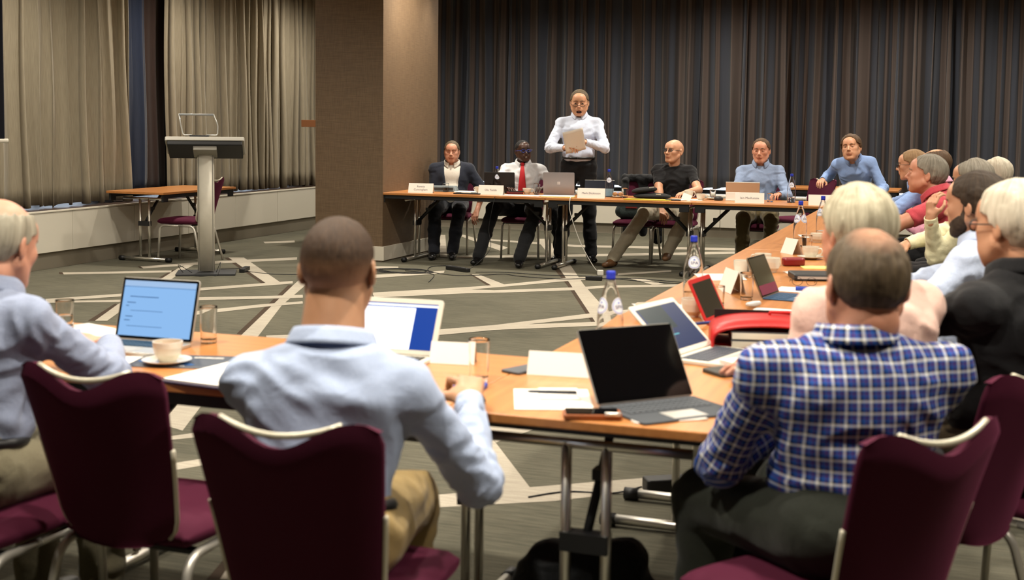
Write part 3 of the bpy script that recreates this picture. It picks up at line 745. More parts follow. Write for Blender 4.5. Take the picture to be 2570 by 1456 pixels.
        for ax in range(3):
            o1, o2 = [q for q in range(3) if q != ax]
            c = E[ax].copy()
            sl = [slice(None)]*3; sl[o1] = slice(1, n[o1]-1); sl[o2] = slice(1, n[o2]-1)
            e = np.argwhere(c[tuple(sl)]); 
            if len(e) == 0: continue
            e[:, o1] += 1; e[:, o2] += 1
            ins = I[e[:, 0], e[:, 1], e[:, 2]]
            def at(a, b):
                q = e.copy(); q[:, o1] -= a; q[:, o2] -= b; return idx[q[:, 0], q[:, 1], q[:, 2]]
            quad = np.stack([at(0, 0), at(1, 0), at(1, 1), at(0, 1)], 1)
            flip = ins if ax != 1 else ~ins
            quad[~flip] = quad[~flip][:, ::-1]
            F.append(quad)
        F = np.concatenate(F); F = F[(F >= 0).all(1)]
        return V, F

def vnoise(P, seed=0):
    P = np.asarray(P, float); i = np.floor(P).astype(np.int64); f = P-i; f = f*f*(3-2*f)
    def h(a):
        n = (a[..., 0]*73856093) ^ (a[..., 1]*19349663) ^ (a[..., 2]*83492791) ^ (seed*2654435)
        n = (n ^ (n >> 13))*1274126177 & 0x7fffffff
        return ((n ^ (n >> 16)) & 0xffff)/65535.
    out = 0
    for dx in (0, 1):
        for dy in (0, 1):
            for dz in (0, 1):
                wgt = (f[..., 0] if dx else 1-f[..., 0])*(f[..., 1] if dy else 1-f[..., 1])*(f[..., 2] if dz else 1-f[..., 2])
                out = out+wgt*h(i+np.array([dx, dy, dz]))
    return out
def vnormals(V, F):
    n = np.cross(V[F[:, 2]]-V[F[:, 0]], V[F[:, 3]]-V[F[:, 1]]); N = np.zeros_like(V)
    for k in range(4): np.add.at(N, F[:, k], n)
    return N/np.maximum(np.linalg.norm(N, axis=1), 1e-9)[:, None]
def relax(V, F, it=1, lam=.5):
    for _ in range(it):
        A = np.zeros_like(V); c = np.zeros(len(V))
        for a, b in ((0, 1), (1, 2), (2, 3), (3, 0)):
            np.add.at(A, F[:, a], V[F[:, b]]); np.add.at(A, F[:, b], V[F[:, a]]); np.add.at(c, F[:, a], 1); np.add.at(c, F[:, b], 1)
        V = V+lam*(A/np.maximum(c, 1)[:, None]-V)
    return V
def mesh_obj(name, V, F, mats, parent, mi=None, uv=None):
    me = bpy.data.meshes.new(name)
    me.vertices.add(len(V)); me.vertices.foreach_set('co', V.astype(np.float32).ravel())
    me.loops.add(len(F)*4); me.loops.foreach_set('vertex_index', F.astype(np.int32).ravel())
    me.polygons.add(len(F)); me.polygons.foreach_set('loop_start', np.arange(0, len(F)*4, 4, dtype=np.int32)); 
    try: me.polygons.foreach_set('loop_total', np.full(len(F), 4, dtype=np.int32))
    except Exception: pass
    me.update(calc_edges=True)
    for m in (mats if isinstance(mats, (list, tuple)) else [mats]): me.materials.append(m)
    me.polygons.foreach_set('use_smooth', np.ones(len(F), dtype=bool))
    if mi is not None: me.polygons.foreach_set('material_index', mi.astype(np.int32))
    if uv is not None:
        l = me.uv_layers.new(name='UVMap'); l.data.foreach_set('uv', uv[F.ravel()].astype(np.float32).ravel())
    me.validate(); me.update()
    o = bpy.data.objects.new(name, me); COL.objects.link(o); o.parent = parent
    return o

def rotm(yaw=0, pitch=0, roll=0):
    """head frame: yaw left(+), pitch up(+), roll to its own right(+)"""
    return np.array(Matrix.Rotation(yaw, 3, 'Z') @ Matrix.Rotation(pitch, 3, 'X') @ Matrix.Rotation(roll, 3, 'Y'))
def skin_mat(name, c, c2, rough=.5):
    m = bpy.data.materials.new(name); m.use_nodes = True; nt = m.node_tree; b = nt.nodes['Principled BSDF']
    tc = nt.nodes.new('ShaderNodeTexCoord'); n = nt.nodes.new('ShaderNodeTexNoise'); n.inputs['Scale'].default_value = 14; n.inputs['Detail'].default_value = 4
    r = nt.nodes.new('ShaderNodeValToRGB'); r.color_ramp.elements[0].color = lin(c); r.color_ramp.elements[1].color = lin(c2)
    r.color_ramp.elements[0].position = .35; r.color_ramp.elements[1].position = .68
    nt.links.new(tc.outputs['Object'], n.inputs['Vector']); nt.links.new(n.outputs['Fac'], r.inputs[0]); nt.links.new(r.outputs[0], b.inputs['Base Color'])
    b.inputs['Roughness'].default_value = rough; b.inputs['Subsurface Weight'].default_value = .12; b.inputs['Subsurface Radius'].default_value = (.012, .005, .003)
    b.inputs['Subsurface Scale'].default_value = 1.0
    return m
SK = {'fair': skin_mat('skin_fair', 'b98667', 'c69575'), 'ruddy': skin_mat('skin_ruddy', 'bc8065', 'c99075'), 'tan': skin_mat('skin_tan', 'ae7f5e', 'bb8c6a'),
      'dark': skin_mat('skin_dark', '36221a', '4a2f22', .38), 'pink': skin_mat('skin_pink', 'bb8369', 'c89279')}
LIP = {k: mat('lips_'+k, c, .5) for k, c in (('fair', 'a0614f'), ('ruddy', '985546'), ('tan', '8c5544'), ('dark', '4a2722'), ('pink', 'a46454'))}
m_mouth = mat('mouth_inside', '2a0f0c', .6); m_teeth = mat('teeth', 'd8d0bc', .3)
m_eye = mat('eye_white', 'c9c2b8', .2); m_iris = mat('eye_iris', '2b2a2a', .15)
def hair_mat(name, dark, light, fade=None, scale=(90, 90, 8)):
    if name in MATS: return MATS[name]
    m = bpy.data.materials.new(name); m.use_nodes = True; nt = m.node_tree; b = nt.nodes['Principled BSDF']
    uv = nt.nodes.new('ShaderNodeUVMap'); mp = nt.nodes.new('ShaderNodeMapping'); mp.inputs['Scale'].default_value = (scale[0], scale[2], 1)
    n = nt.nodes.new('ShaderNodeTexNoise'); n.inputs['Scale'].default_value = 1; n.inputs['Detail'].default_value = 6; n.inputs['Roughness'].default_value = .68; n.inputs['Distortion'].default_value = .6
    r = nt.nodes.new('ShaderNodeValToRGB'); r.color_ramp.elements[0].color = lin(dark); r.color_ramp.elements[1].color = lin(light)
    r.color_ramp.elements[0].position = .3; r.color_ramp.elements[1].position = .66
    nt.links.new(uv.outputs[0], mp.inputs[0]); nt.links.new(mp.outputs[0], n.inputs['Vector']); nt.links.new(n.outputs['Fac'], r.inputs[0])
    col = r.outputs[0]
    if fade:
        at = nt.nodes.new('ShaderNodeAttribute'); at.attribute_name = 'fade'
        mx = nt.nodes.new('ShaderNodeMix'); mx.data_type = 'RGBA'
        n2 = nt.nodes.new('ShaderNodeTexNoise'); n2.inputs['Scale'].default_value = 900
        tc = nt.nodes.new('ShaderNodeTexCoord'); nt.links.new(tc.outputs['Object'], n2.inputs['Vector'])
        ad = nt.nodes.new('ShaderNodeMath'); ad.operation = 'MULTIPLY_ADD'; ad.inputs[1].default_value = .5; ad.use_clamp = True
        sb = nt.nodes.new('ShaderNodeMath'); sb.operation = 'SUBTRACT'; sb.inputs[1].default_value = .25
        nt.links.new(at.outputs['Fac'], sb.inputs[0]); nt.links.new(n2.outputs['Fac'], ad.inputs[0]); nt.links.new(sb.outputs[0], ad.inputs[2])
        nt.links.new(ad.outputs[0], mx.inputs[0]); nt.links.new(col, mx.inputs[6]); mx.inputs[7].default_value = lin(fade)
        col = mx.outputs[2]
    nt.links.new(col, b.inputs['Base Color'])
    bp = nt.nodes.new('ShaderNodeBump'); bp.inputs['Strength'].default_value = .6; bp.inputs['Distance'].default_value = .006
    nt.links.new(n.outputs['Fac'], bp.inputs['Height']); nt.links.new(bp.outputs[0], b.inputs['Normal'])
    b.inputs['Roughness'].default_value = .65; b.inputs['Specular IOR Level'].default_value = .3
    MATS[name] = m; return m
def cloth_mat(name, c, c2=None, rough=.85, weave=900, sheen=.1, bump=.15):
    if name in MATS: return MATS[name]
    m = bpy.data.materials.new(name); m.use_nodes = True; nt = m.node_tree; b = nt.nodes['Principled BSDF']
    tc = nt.nodes.new('ShaderNodeTexCoord'); n = nt.nodes.new('ShaderNodeTexNoise'); n.inputs['Scale'].default_value = 300
    r = nt.nodes.new('ShaderNodeValToRGB'); r.color_ramp.elements[0].color = lin(c); r.color_ramp.elements[1].color = lin(c2 or c)
    r.color_ramp.elements[0].position = .35; r.color_ramp.elements[1].position = .65
    nt.links.new(tc.outputs['Object'], n.inputs['Vector']); nt.links.new(n.outputs['Fac'], r.inputs[0]); nt.links.new(r.outputs[0], b.inputs['Base Color'])
    n2 = nt.nodes.new('ShaderNodeTexNoise'); n2.inputs['Scale'].default_value = 16; n2.inputs['Detail'].default_value = 5; n2.inputs['Distortion'].default_value = .8
    nt.links.new(tc.outputs['Object'], n2.inputs['Vector'])
    bp = nt.nodes.new('ShaderNodeBump'); bp.inputs['Strength'].default_value = bump; bp.inputs['Distance'].default_value = .03
    nt.links.new(n2.outputs['Fac'], bp.inputs['Height']); nt.links.new(bp.outputs[0], b.inputs['Normal'])
    b.inputs['Roughness'].default_value = rough; b.inputs['Sheen Weight'].default_value = sheen; b.inputs['Specular IOR Level'].default_value = .2
    MATS[name] = m; return m
def plaid_mat(name):
    m = bpy.data.materials.new(name); m.use_nodes = True; nt = m.node_tree; b = nt.nodes['Principled BSDF']
    uv = nt.nodes.new('ShaderNodeUVMap'); sp = nt.nodes.new('ShaderNodeSeparateXYZ'); nt.links.new(uv.outputs[0], sp.inputs[0])
    def band(axis, period):
        mu = nt.nodes.new('ShaderNodeMath'); mu.operation = 'MULTIPLY'; mu.inputs[1].default_value = 1/period
        fr = nt.nodes.new('ShaderNodeMath'); fr.operation = 'FRACT'
        nt.links.new(sp.outputs[axis], mu.inputs[0]); nt.links.new(mu.outputs[0], fr.inputs[0])
        r = nt.nodes.new('ShaderNodeValToRGB'); e = r.color_ramp.elements
        st = [(0, '10131f'), (.13, '121a45'), (.22, '23509c'), (.40, '23509c'), (.50, '6d2450'), (.57, '1c2f6e'), (.72, '23509c'), (.82, 'e8e6df'), (.93, 'e8e6df'), (1, '10131f')]
        while len(e) < len(st): e.new(.5)
        for q, (p, c) in zip(e, st): q.position = p; q.color = lin(c)
        nt.links.new(fr.outputs[0], r.inputs[0]); return r
    a, c = band(0, .0275), band(1, .0275)
    mx = nt.nodes.new('ShaderNodeMix'); mx.data_type = 'RGBA'; mx.inputs[0].default_value = .5
    nt.links.new(a.outputs[0], mx.inputs[6]); nt.links.new(c.outputs[0], mx.inputs[7]); nt.links.new(mx.outputs[2], b.inputs['Base Color'])
    b.inputs['Roughness'].default_value = .85; b.inputs['Specular IOR Level'].default_value = .2
    return m

def ik(a, c, l1, l2, pole):
    a = np.array(a, float); c = np.array(c, float); d = c-a; L = np.linalg.norm(d); L = min(L, (l1+l2)*.999); u = d/np.linalg.norm(d)
    x = (l1*l1-l2*l2+L*L)/(2*L); hgt = math.sqrt(max(l1*l1-x*x, 0)); p = np.array(pole, float); p = p-u*(p@u); p /= np.linalg.norm(p)
    return a+u*x+p*hgt, a+u*L

def frame(y, up):
    y = np.array(y, float); y /= np.linalg.norm(y); up = np.array(up, float); z = up-y*(up@y); z /= np.linalg.norm(z); x = np.cross(y, z)
    return np.stack([x, y, z], 1)

def hand_field(F, wrist, fwd, up, side, curl=.5, spread=.1, thumb=.5, sc=1.0):
    """palm and five fingers; fwd = towards the fingers, up = back of the hand, side=+1 right hand (thumb at its left)"""
    R = frame(fwd, up); W = np.array(wrist, float)
    def P(x, y, z): return W+R@(np.array([x*side*sc, y*sc, z*sc]))
    # palm
    for x0, x1 in ((-.028, -.016), (-.009, -.003), (.01, .012), (.026, .026)):
        F.cone(P(x0*.6, .005, 0), P(x1*1.1, .082-.004*abs(x1)*40, 0), .0135*sc, .0105*sc, .012)
    F.cone(P(-.022, .012, -.006), P(-.032, .045, -.008), .014*sc, .012*sc, .012)
    F.cone(P(0, -.03, 0), P(0, .02, 0), .024*sc, .020*sc, .015, sq=(R[:, 2], .72))
    names = [(-.030, .080, .043, .026, .021, .0088), (-.010, .086, .047, .030, .022, .0090), (.010, .084, .044, .028, .022, .0085), (.028, .076, .034, .021, .019, .0076)]
    for i, (x, y, a, b_, c_, r) in enumerate(names):
        an = -(.25+.75*curl*(1+.08*i)); d0 = (i-1.5)*spread*.35
        p = P(x, y, 0); th = an*.55; q = [p]
        cur = np.array([x, y, 0.])
        for L, dt in ((a, 0), (b_, an*.85), (c_, an*.6)):
            th += dt; cur = cur+np.array([math.sin(d0)*L*math.cos(th), math.cos(d0)*L*math.cos(th), math.sin(th)*L]); q.append(P(*cur))
        F.cone(q[0], q[1], (r+.0014)*sc, r*sc, .004); F.cone(q[1], q[2], r*sc, r*.93*sc, .003); F.cone(q[2], q[3], r*.93*sc, r*.78*sc, .003)
    t0 = np.array([-.026, .022, -.006]); t1 = t0+np.array([-.026, .024, -.012]); t2 = t1+np.array([-.016+.012*thumb, .026, -.010-.008*thumb]); t3 = t2+np.array([.0+.012*thumb, .024, -.004-.006*thumb])
    F.cone(P(*t0), P(*t1), .0135*sc, .011*sc, .008); F.cone(P(*t1), P(*t2), .0108*sc, .0098*sc, .004); F.cone(P(*t2), P(*t3), .0098*sc, .008*sc, .003)

def head_local(F, C, R, s=1.0, jaw=1.0, open_=0., chub=0., nose=1.0):
    """face points +y, centre between the ears"""
    def P(x, y, z): return C+R@(np.array([x, y, z])*s)
    def e(c, r, k=.02, mode='u'): F.ell(P(*c), np.array(r)*s, k*s, R, mode)
    def cn(a, b, ra, rb, k=.01, mode='u', sq=None): F.cone(P(*a), P(*b), ra*s, rb*s, k*s, mode, sq=(R@np.array(sq[0]), sq[1]) if sq else None)
    e((0, -.012, .034), (.0765, .097, .084), .01)
    e((0, -.052, .018), (.064, .058, .066), .03)
    e((0, .030, -.020), (.064+.004*chub, .064, .080), .03)
    e((0, .032, -.066), (.050*jaw+.008*chub, .052, .046), .03)
    cn((-.018, .072, -.098), (.018, .072, -.098), .015, .015, .022)
    for q in (-1, 1):
        cn((q*.058, -.002, -.045), (q*.030*jaw, .056, -.090), .020+.004*chub, .016, .022)
        e((q*.042, .062, -.016), (.020, .020, .018), .022)
        if chub: e((q*.040, .055, -.058), (.020, .022, .024), .025)
    cn((-.034, .082, .026), (.034, .082, .026), .0105, .0105, .016)
    e((0, .062, .052), (.052, .036, .036), .03)
    for q in (-1, 1):
        e((q*.031, .099, .006), (.0165, .014, .0115), .012, 's')
    # eyelids bulge
    for q in (-1, 1):
        e((q*.031, .0785, .006), (.0145, .0125, .0115), .003)
    cn((0, .088, .012), (0, .106*.5+.104*.5+.008*nose, -.026), .0075, .0115, .010)
    for q in (-1, 1): e((q*.0115, .100, -.031), (.0075, .0085, .007), .006)
    e((0, .088, -.050), (.026, .014, .018), .012)
    if open_:
        e((0, .100, -.064-.008*open_), (.017, .022, .004+.010*open_), .004, 's')
    cn((-.017, .0925, -.0612), (.017, .0925, -.0612), .0036, .0036, .006)
    cn((-.015, .0915, -.0695-.018*open_), (.015, .0915, -.0695-.018*open_), .0044, .0044, .006)
    if not open_: cn((-.022, .104, -.0652), (.022, .104, -.0652), .0036, .0036, .003, 's')
    for q in (-1, 1):
        Re = R@np.array(Matrix.Rotation(q*.35, 3, 'Z')@Matrix.Rotation(-.12, 3, 'X'))
        F.ell(P(q*.0795, -.014, -.004), np.array((.0085, .019, .031))*s, .006*s, Re)
        F.ell(P(q*.089, -.009, .000), np.array((.006, .011, .019))*s, .004*s, Re, 's')

def to_local(pos, rz, P):
    dx, dy = P[0]-pos[0], P[1]-pos[1]; c, q = math.cos(rz), math.sin(rz)
    return npv(dx*c+dy*q, -dx*q+dy*c, P[2])

def person(label, pos, rz, skin='fair', H=1.0, seat=.46, lean=.12, twist=0., tilt=0., bulk=1.0, belly=0.,
           head=(0, 0, 0), hoff=(0, 0, 0), hs=1.0, lh=None, rh=None, lpole=(-.5, -.3, -.8), rpole=(.5, -.3, -.8), lhand=None, rhand=None,
           legs=None, stand=False, top='shirt', top_mat=None, sleeve=1.0, pants_mat=None, shoe_mat=None, hair=None, hair_m=None,
           brow_m=None, face=None, wo=(0, 0), res=.011, hres=.0045, collar=True, beard=None, glasses=None, sock_mat=None, fold=1.0, tuck=True, seed=1, extras=None, group=None, neck_len=.0, belt=None, jacket=None, sh_raise=(0, 0), ts=1.0, pz=None):
    face = face or {}
    t = thing('person', label, 'person', (pos[0], pos[1], 0), rz, group)
    rnd = np.random.RandomState(seed)
    pel = npv(0, 0, pz if pz else (.93 if stand else seat+.095))
    wl = lambda p: None if p is None else (np.array(p, float) if len(p) == 3 else to_local(pos, rz, p[:3]))
    lh, rh = wl(lh), wl(rh)
    hoff = np.array(hoff, float)+to_local((0, 0), rz, (wo[0], wo[1], 0))
    up = npv(math.sin(tilt)*.9, math.sin(lean), math.cos(lean)); up /= np.linalg.norm(up)
    Rt = np.array(Matrix.Rotation(twist, 3, 'Z')); right = Rt@npv(1, 0, 0); right = right-up*(right@up); right /= np.linalg.norm(right); fw = np.cross(up, right)
    slump = .0 if stand else .6
    def T(x, y, z):
        # spine curves forward a little with height
        z = z*ts
        return pel+right*x+up*z+fw*(y+slump*.10*(z/.5)**2*(1 if lean > .05 else .3))
    waist = T(0, 0, .12); chest = T(0, .01, .32); neckb = T(0, -.012, .485)
    shl = T(-.172*bulk, -.008, .405+sh_raise[0]); shr = T(.172*bulk, -.008, .405+sh_raise[1])
    Rh = rotm(*head)@np.array(Matrix.Rotation(0, 3, 'Z'))
    hc = neckb+up*(.125+neck_len)+fw*.035+np.array(hoff)
    Lu, Lf = .295*H, .255*H
    if lh is None: lh = npv(-.12, .33, .80-.0)
    if rh is None: rh = npv(.12, .33, .80)
    le, lw = ik(shl, lh, Lu, Lf, lpole); re, rw = ik(shr, rh, Lu, Lf, rpole)
    hipL = pel+npv(-.095, 0, -.0); hipR = pel+npv(.095, 0, 0)
    if legs is None:
        legs = ((npv(-.13, .44, seat+.065), npv(-.12, .42, .09)), (npv(.13, .44, seat+.065), npv(.12, .42, .09))) if not stand else ((npv(-.11, .01, .50), npv(-.12, -.02, .09)), (npv(.11, .01, .50), npv(.12, -.02, .09)))
    (kL, aL), (kR, aR) = [(np.array(a, float), np.array(b, float)) for a, b in legs]
    # ---------------- body skin (whole figure, slightly inside the clothes)
    allp = np.array([pel, shl, shr, le, lw, re, rw, hc, kL, kR, aL, aR])
    lo = allp.min(0)-.22; hi = allp.max(0)+.22; lo[2] = max(lo[2], -.02)
    F = Field(lo, hi, .015)
    F.cone(waist, chest, .10*bulk, .115*bulk, .03, sq=(fw, .8)); F.cone(shl, shr, .05, .05, .04); F.ell(pel, (.14, .11, .11), .04)
    for h_, k_, a_ in ((hipL, kL, aL), (hipR, kR, aR)): F.cone(h_, k_, .068, .048, .03); F.cone(k_, a_, .046, .035, .02); F.cone(a_, a_+npv(0, .03, -.05), .026, .016, .02)
    for s_, e_, w_ in ((shl, le, lw), (shr, re, rw)): F.cone(s_, e_, .042, .034, .03)
    V0, F0 = F.mesh(); V0 = relax(V0, F0, 1)
    # fine: forearms and hands
    parts = [(V0, F0)]
    def hand(sh, el, wr, spec, side):
        sp = dict(fwd=None, up=(0, 0, 1), curl=.5, spread=.15, thumb=.5, sc=1.0); sp.update(spec or {})
        fd = sp['fwd'] if sp['fwd'] is not None else (wr-el)
        pts = np.array([el, wr]); l_ = pts.min(0)-.16; h_ = pts.max(0)+.16
        hr = hres if hres < .0045 else .005
        G = Field(wr-.19, wr+.19, hr if hr >= .004 else .0038)
        dirn = (wr-el)/np.linalg.norm(wr-el)
        G.cone(wr-dirn*.17, wr-dirn*.01, .036, .026, .01); G.cone(wr-dirn*.02, wr+np.array(sp['fwd'] if sp['fwd'] is not None else dirn)*.02, .0265, .022, .012)
        hand_field(G, wr, fd, sp['up'], side, sp['curl'], sp['spread'], sp['thumb'], sp['sc']); v, f = G.mesh()
        v = relax(v, f, 1, .4); parts.append((v, f))
        if sleeve < .9:
            A = Field(l_, h_, .009); A.cone(el, wr-dirn*.03, .044 if bulk < 1.2 else .05, .030, .01); A.cone(sh+(el-sh)*.55, el, .05, .042, .02)
            v, f = A.mesh(); parts.append((relax(v, f, 1), f))
    hand(shl, le, lw, lhand, -1); hand(shr, re, rw, rhand, 1)
    # head
    G = Field(hc-.19*hs, hc+.17*hs, hres)
    head_local(G, hc, Rh, hs, face.get('jaw', 1), face.get('open', 0), face.get('chub', 0), face.get('nose', 1))
    nb = hc+Rh@npv(0, -.030, -.075)*hs
    G.cone(neckb-up*.03, nb, .062*face.get('neck', 1), .055*face.get('neck', 1), .025)
    vh, fh = G.mesh(); vh = relax(vh, fh, 1, .35)
    N1 = Field(np.minimum(neckb, hc)-.14, np.maximum(neckb, hc)+.1, .008)
    N1.cone(neckb-up*.08, nb, .066*face.get('neck', 1), .052*face.get('neck', 1), .01); vn, fn_ = N1.mesh(); parts.append((vn, fn_))
    lipsel = []
    hl = (vh-hc)@Rh/hs
    fc = hl[fh].mean(1)
    lip = (((fc[:, 0]/.0245)**2+((fc[:, 2]+.0655+.009*face.get('open', 0))/(.0062+.0105*face.get('open', 0)))**2) < 1) & (fc[:, 1] > .080)
    inm = lip & (fc[:, 1] < .094-.0) & (np.abs(fc[:, 2]+.066+.008*face.get('open', 0)) < .004+.010*face.get('open', 0)) if face.get('open', 0) else np.zeros(len(fc), bool)
    mi = [np.zeros(len(f), int) for v, f in parts]+[np.where(inm, 2, np.where(lip, 1, 0))]
    parts.append((vh, fh)); off = 0; VV = []; FF = []
    for v, f in parts: VV.append(v); FF.append(f+off); off += len(v)
    VV = np.concatenate(VV); FF = np.concatenate(FF)
    body = mesh_obj('body', VV, FF, [SK[skin], LIP[skin], m_mouth], t, np.concatenate(mi))
    # eyes
    for q in (-1, 1):
        b = MB(); Me = Matrix.Translation(Vector(hc+Rh@(npv(q*.031, .0805, .006)*hs))) @ Matrix(Rh).to_4x4()
        pr = [(0.0125*math.sin(a)*hs, 0.0125*math.cos(a)*hs) for a in [PI-k*PI/10 for k in range(11)]]
        # axis along the gaze (+y)
        Mx = Me @ Matrix.Rotation(-PI/2, 4, 'X')
        b.lathe([(r, z) for r, z in pr], 14, 0, Mx); nring = 14
        for k, f in enumerate(b.f):
            zz = [ (Mx.inverted() @ Vector(b.v[i])).z for i in f]
            if min(zz) > .0102*hs: b.m[k] = 1
        eo = b.build('eye', [m_eye, m_iris], t)
    lids = face.get('lids', True)
    if lids:
        # upper and lower lids
        G = Field(hc+Rh@(npv(0, .085, .006)*hs)-.06, hc+Rh@(npv(0, .085, .006)*hs)+.06, .0022)
        for q in (-1, 1):
            G.ell(hc+Rh@(npv(q*.031, .080, .0065)*hs), np.array((.0150, .0138, .0135))*hs, .0, Rh)
            sq_ = face.get('eye', .35)
            for sgn, thr in ((1, .0018+.004*sq_), (-1, .0)):
                pass
            G.ell(hc+Rh@(npv(q*.031, .094, .0045)*hs), np.array((.0125, .010, .0016+.0036*sq_))*hs, .0012, Rh, 's')
        v, f = G.mesh()
        if len(v): mesh_obj('eyelids', v, f, SK[skin], t)
    # brows
    if brow_m is not None:
        b = MB()
        for q in (-1, 1):
            pts = [hc+Rh@(npv(q*x, y, z)*hs) for x, y, z in ((.012, .0985, .0235), (.025, .0985, .0280), (.039, .0905, .0270), (.049, .080, .0225))]
            b2 = MB(); b2.tube(smooth_path(pts, 3), [.0042]*10, 6); b2.build('eyebrow', brow_m, t)
    if face.get('teeth'):
        b = MB(); b.tube([hc+Rh@(npv(x_, .0965-abs(x_)*.35, -.0625-.004*face.get('open', 0)+.08*abs(x_))*hs) for x_ in (-.015, -.008, 0, .008, .015)], .0034, 8); b.build('teeth', m_teeth, t)
    # ---------------- hair
    def hair_mesh(name, fnc, thick, m, step=None, amp=.0, freq=(60, 60, 60), fadefn=None, seed_=0):
        st = step or hres
        G = Field(hc-.165*hs, hc+.165*hs, st)
        G.ell(hc+Rh@(npv(0, -.012, .034)*hs), (np.array((.0765, .097, .084))+thick)*hs, .01, Rh); G.ell(hc+Rh@(npv(0, -.052, .018)*hs), (np.array((.064, .058, .066))+thick)*hs, .03*hs, Rh)
        def f(D, X, Y, Z):
            px, py, pz = X-hc[0], Y-hc[1], Z-hc[2]
            lx = (px*Rh[0, 0]+py*Rh[1, 0]+pz*Rh[2, 0])/hs; ly = (px*Rh[0, 1]+py*Rh[1, 1]+pz*Rh[2, 1])/hs; lz = (px*Rh[0, 2]+py*Rh[1, 2]+pz*Rh[2, 2])/hs
            if amp:
                P3 = np.stack(np.broadcast_arrays(lx*freq[0], ly*freq[1], lz*freq[2]), -1)
                D = D+amp*(vnoise(P3, seed_)-.5)*2+amp*.5*(vnoise(P3*2.6+5, seed_+3)-.5)*2
            return fnc(D, lx, ly, lz)
        G.fn(f)
        v, fa = G.mesh()
        if len(v) == 0: return None
        v = relax(v, fa, 1, .3)
        l = (v-hc)@Rh/hs
        ang = np.arctan2(l[:, 0], -(l[:, 1]+.01)); uvv = np.stack([ang*.09, l[:, 2]*.8+l[:, 1]*.5], 1)
        o = mesh_obj(name, v, fa, m, t, uv=uvv)
        if fadefn is not None:
            at = o.data.attributes.new('fade', 'FLOAT', 'POINT'); at.data.foreach_set('value', np.clip(fadefn(l), 0, 1).astype(np.float32))
        return o
    if hair: hair(hair_mesh, hair_m)
    if beard is not None:
        G = Field(hc-.165*hs, hc+.165*hs, hres)
        head_local(G, hc, Rh, hs, face.get('jaw', 1), 0, face.get('chub', 0))
        def f(D, X, Y, Z):
            px, py, pz = X-hc[0], Y-hc[1], Z-hc[2]
            lx = (px*Rh[0, 0]+py*Rh[1, 0]+pz*Rh[2, 0])/hs; ly = (px*Rh[0, 1]+py*Rh[1, 1]+pz*Rh[2, 1])/hs; lz = (px*Rh[0, 2]+py*Rh[1, 2]+pz*Rh[2, 2])/hs
            n = vnoise(np.stack(np.broadcast_arrays(lx*220, ly*220, lz*120), -1), 3)-.5
            D = D-.002+.003*n
            mouth = np.sqrt((lx/.020)**2+((lz+.066)/.011)**2)-1
            reg = np.maximum.reduce([lz+.032+.55*np.maximum(0, ly-.03)-2.4*np.clip(.022-ly, 0, .022), -(ly-.0), -(mouth*.01), -(lz+.125)])
            return np.maximum(D, reg)
        G.fn(f); v, fa = G.mesh()
        l = (v-hc)@Rh/hs
        if len(v): mesh_obj('beard', v, fa, beard, t, uv=np.stack([l[:, 0], l[:, 2]*.5], 1))
    if glasses:
        gm = glasses.get('m', m_blackp); dz = glasses.get('dz', 0); dy = glasses.get('dy', 0)
        g = MB(); 
        for q in (-1, 1):
            pts = []
            for k in range(17):
                a = 2*PI*k/16; pts.append(hc+Rh@(npv(q*.032+.0225*math.cos(a)*(1), .108+dy-.006*abs(math.cos(a)), .002+dz+.0150*glasses.get('hh', 1)*math.sin(a))*hs))
            g.tube(pts, .0019*glasses.get('t', 1), 6, cap=False)
            g.tube([hc+Rh@(npv(q*.054, .103+dy, .006+dz)*hs), hc+Rh@(npv(q*.078, .08, .008+dz*.6)*hs), hc+Rh@(npv(q*.0835, .0, .008)*hs), hc+Rh@(npv(q*.081, -.02, -.004)*hs)], .0015*glasses.get('t', 1), 6)
        g.tube([hc+Rh@(npv(-.010, .109+dy, .004+dz)*hs), hc+Rh@(npv(0, .113+dy, .006+dz)*hs), hc+Rh@(npv(.010, .109+dy, .004+dz)*hs)], .0015, 6)
        go = g.build('glasses', gm, t)
        for q in (-1, 1):
            g2 = MB(); pts = [hc+Rh@(npv(q*.032+.021*math.cos(2*PI*k/16), .1065+dy, .002+dz+.0140*glasses.get('hh', 1)*math.sin(2*PI*k/16))*hs) for k in range(16)]
            g2.add([tuple(p) for p in pts], [tuple(range(16))]); g2.build('glasses_lens', mat('lens_glass', 'ffffff', .02, trans=1.0, ior=1.1), go)
    # ---------------- trousers
    pm = pants_mat or cloth_mat('trousers_black', '131416', '1b1c1f')
    lo = np.minimum.reduce([pel, kL, kR, aL, aR])-.20; hi = np.maximum.reduce([pel, kL, kR, aL, aR])+.20; lo[2] = max(lo[2], .0)
    F = Field(lo, hi, res)
    F.ell(pel+npv(0, -.01, .018), (.168*bulk, .128*bulk+belly*.02, .110), .03); F.cone(pel, T(0, 0, .10), .125*bulk, .128*bulk, .03, sq=(fw, .82))
    for h_, k_, a_ in ((hipL, kL, aL), (hipR, kR, aR)):
        F.cone(h_, k_, .096*bulk**.6, .072*bulk**.4, .035); F.cone(k_, k_+(a_-k_)*.55, .070*bulk**.4, .066*bulk**.4, .03); F.cone(k_+(a_-k_)*.5, a_, .066*bulk**.4, .062*bulk**.4, .03)
    F.plane(T(0, 0, .15), up)
    for a_ in (aL, aR): pass
    F.fn(lambda D, X, Y, Z: np.maximum(D, .055 - Z+0*X+0*Y))
    v, f = F.mesh(); v = relax(v, f, 1)
    N = vnormals(v, f)
    n1 = vnoise(v*np.array([9, 9, 30])+vnoise(v*7, 5)[:, None]*2.5, seed+11)-.5
    n2 = vnoise(v*np.array([22, 22, 40]), seed+12)-.5
    v = v+N*(n1*.012+n2*.005)[:, None]*fold
    mesh_obj('trousers', v, f, pm, t)
    # shoes
    sm = shoe_mat or mat('black_leather', '0e0e0f', .3)
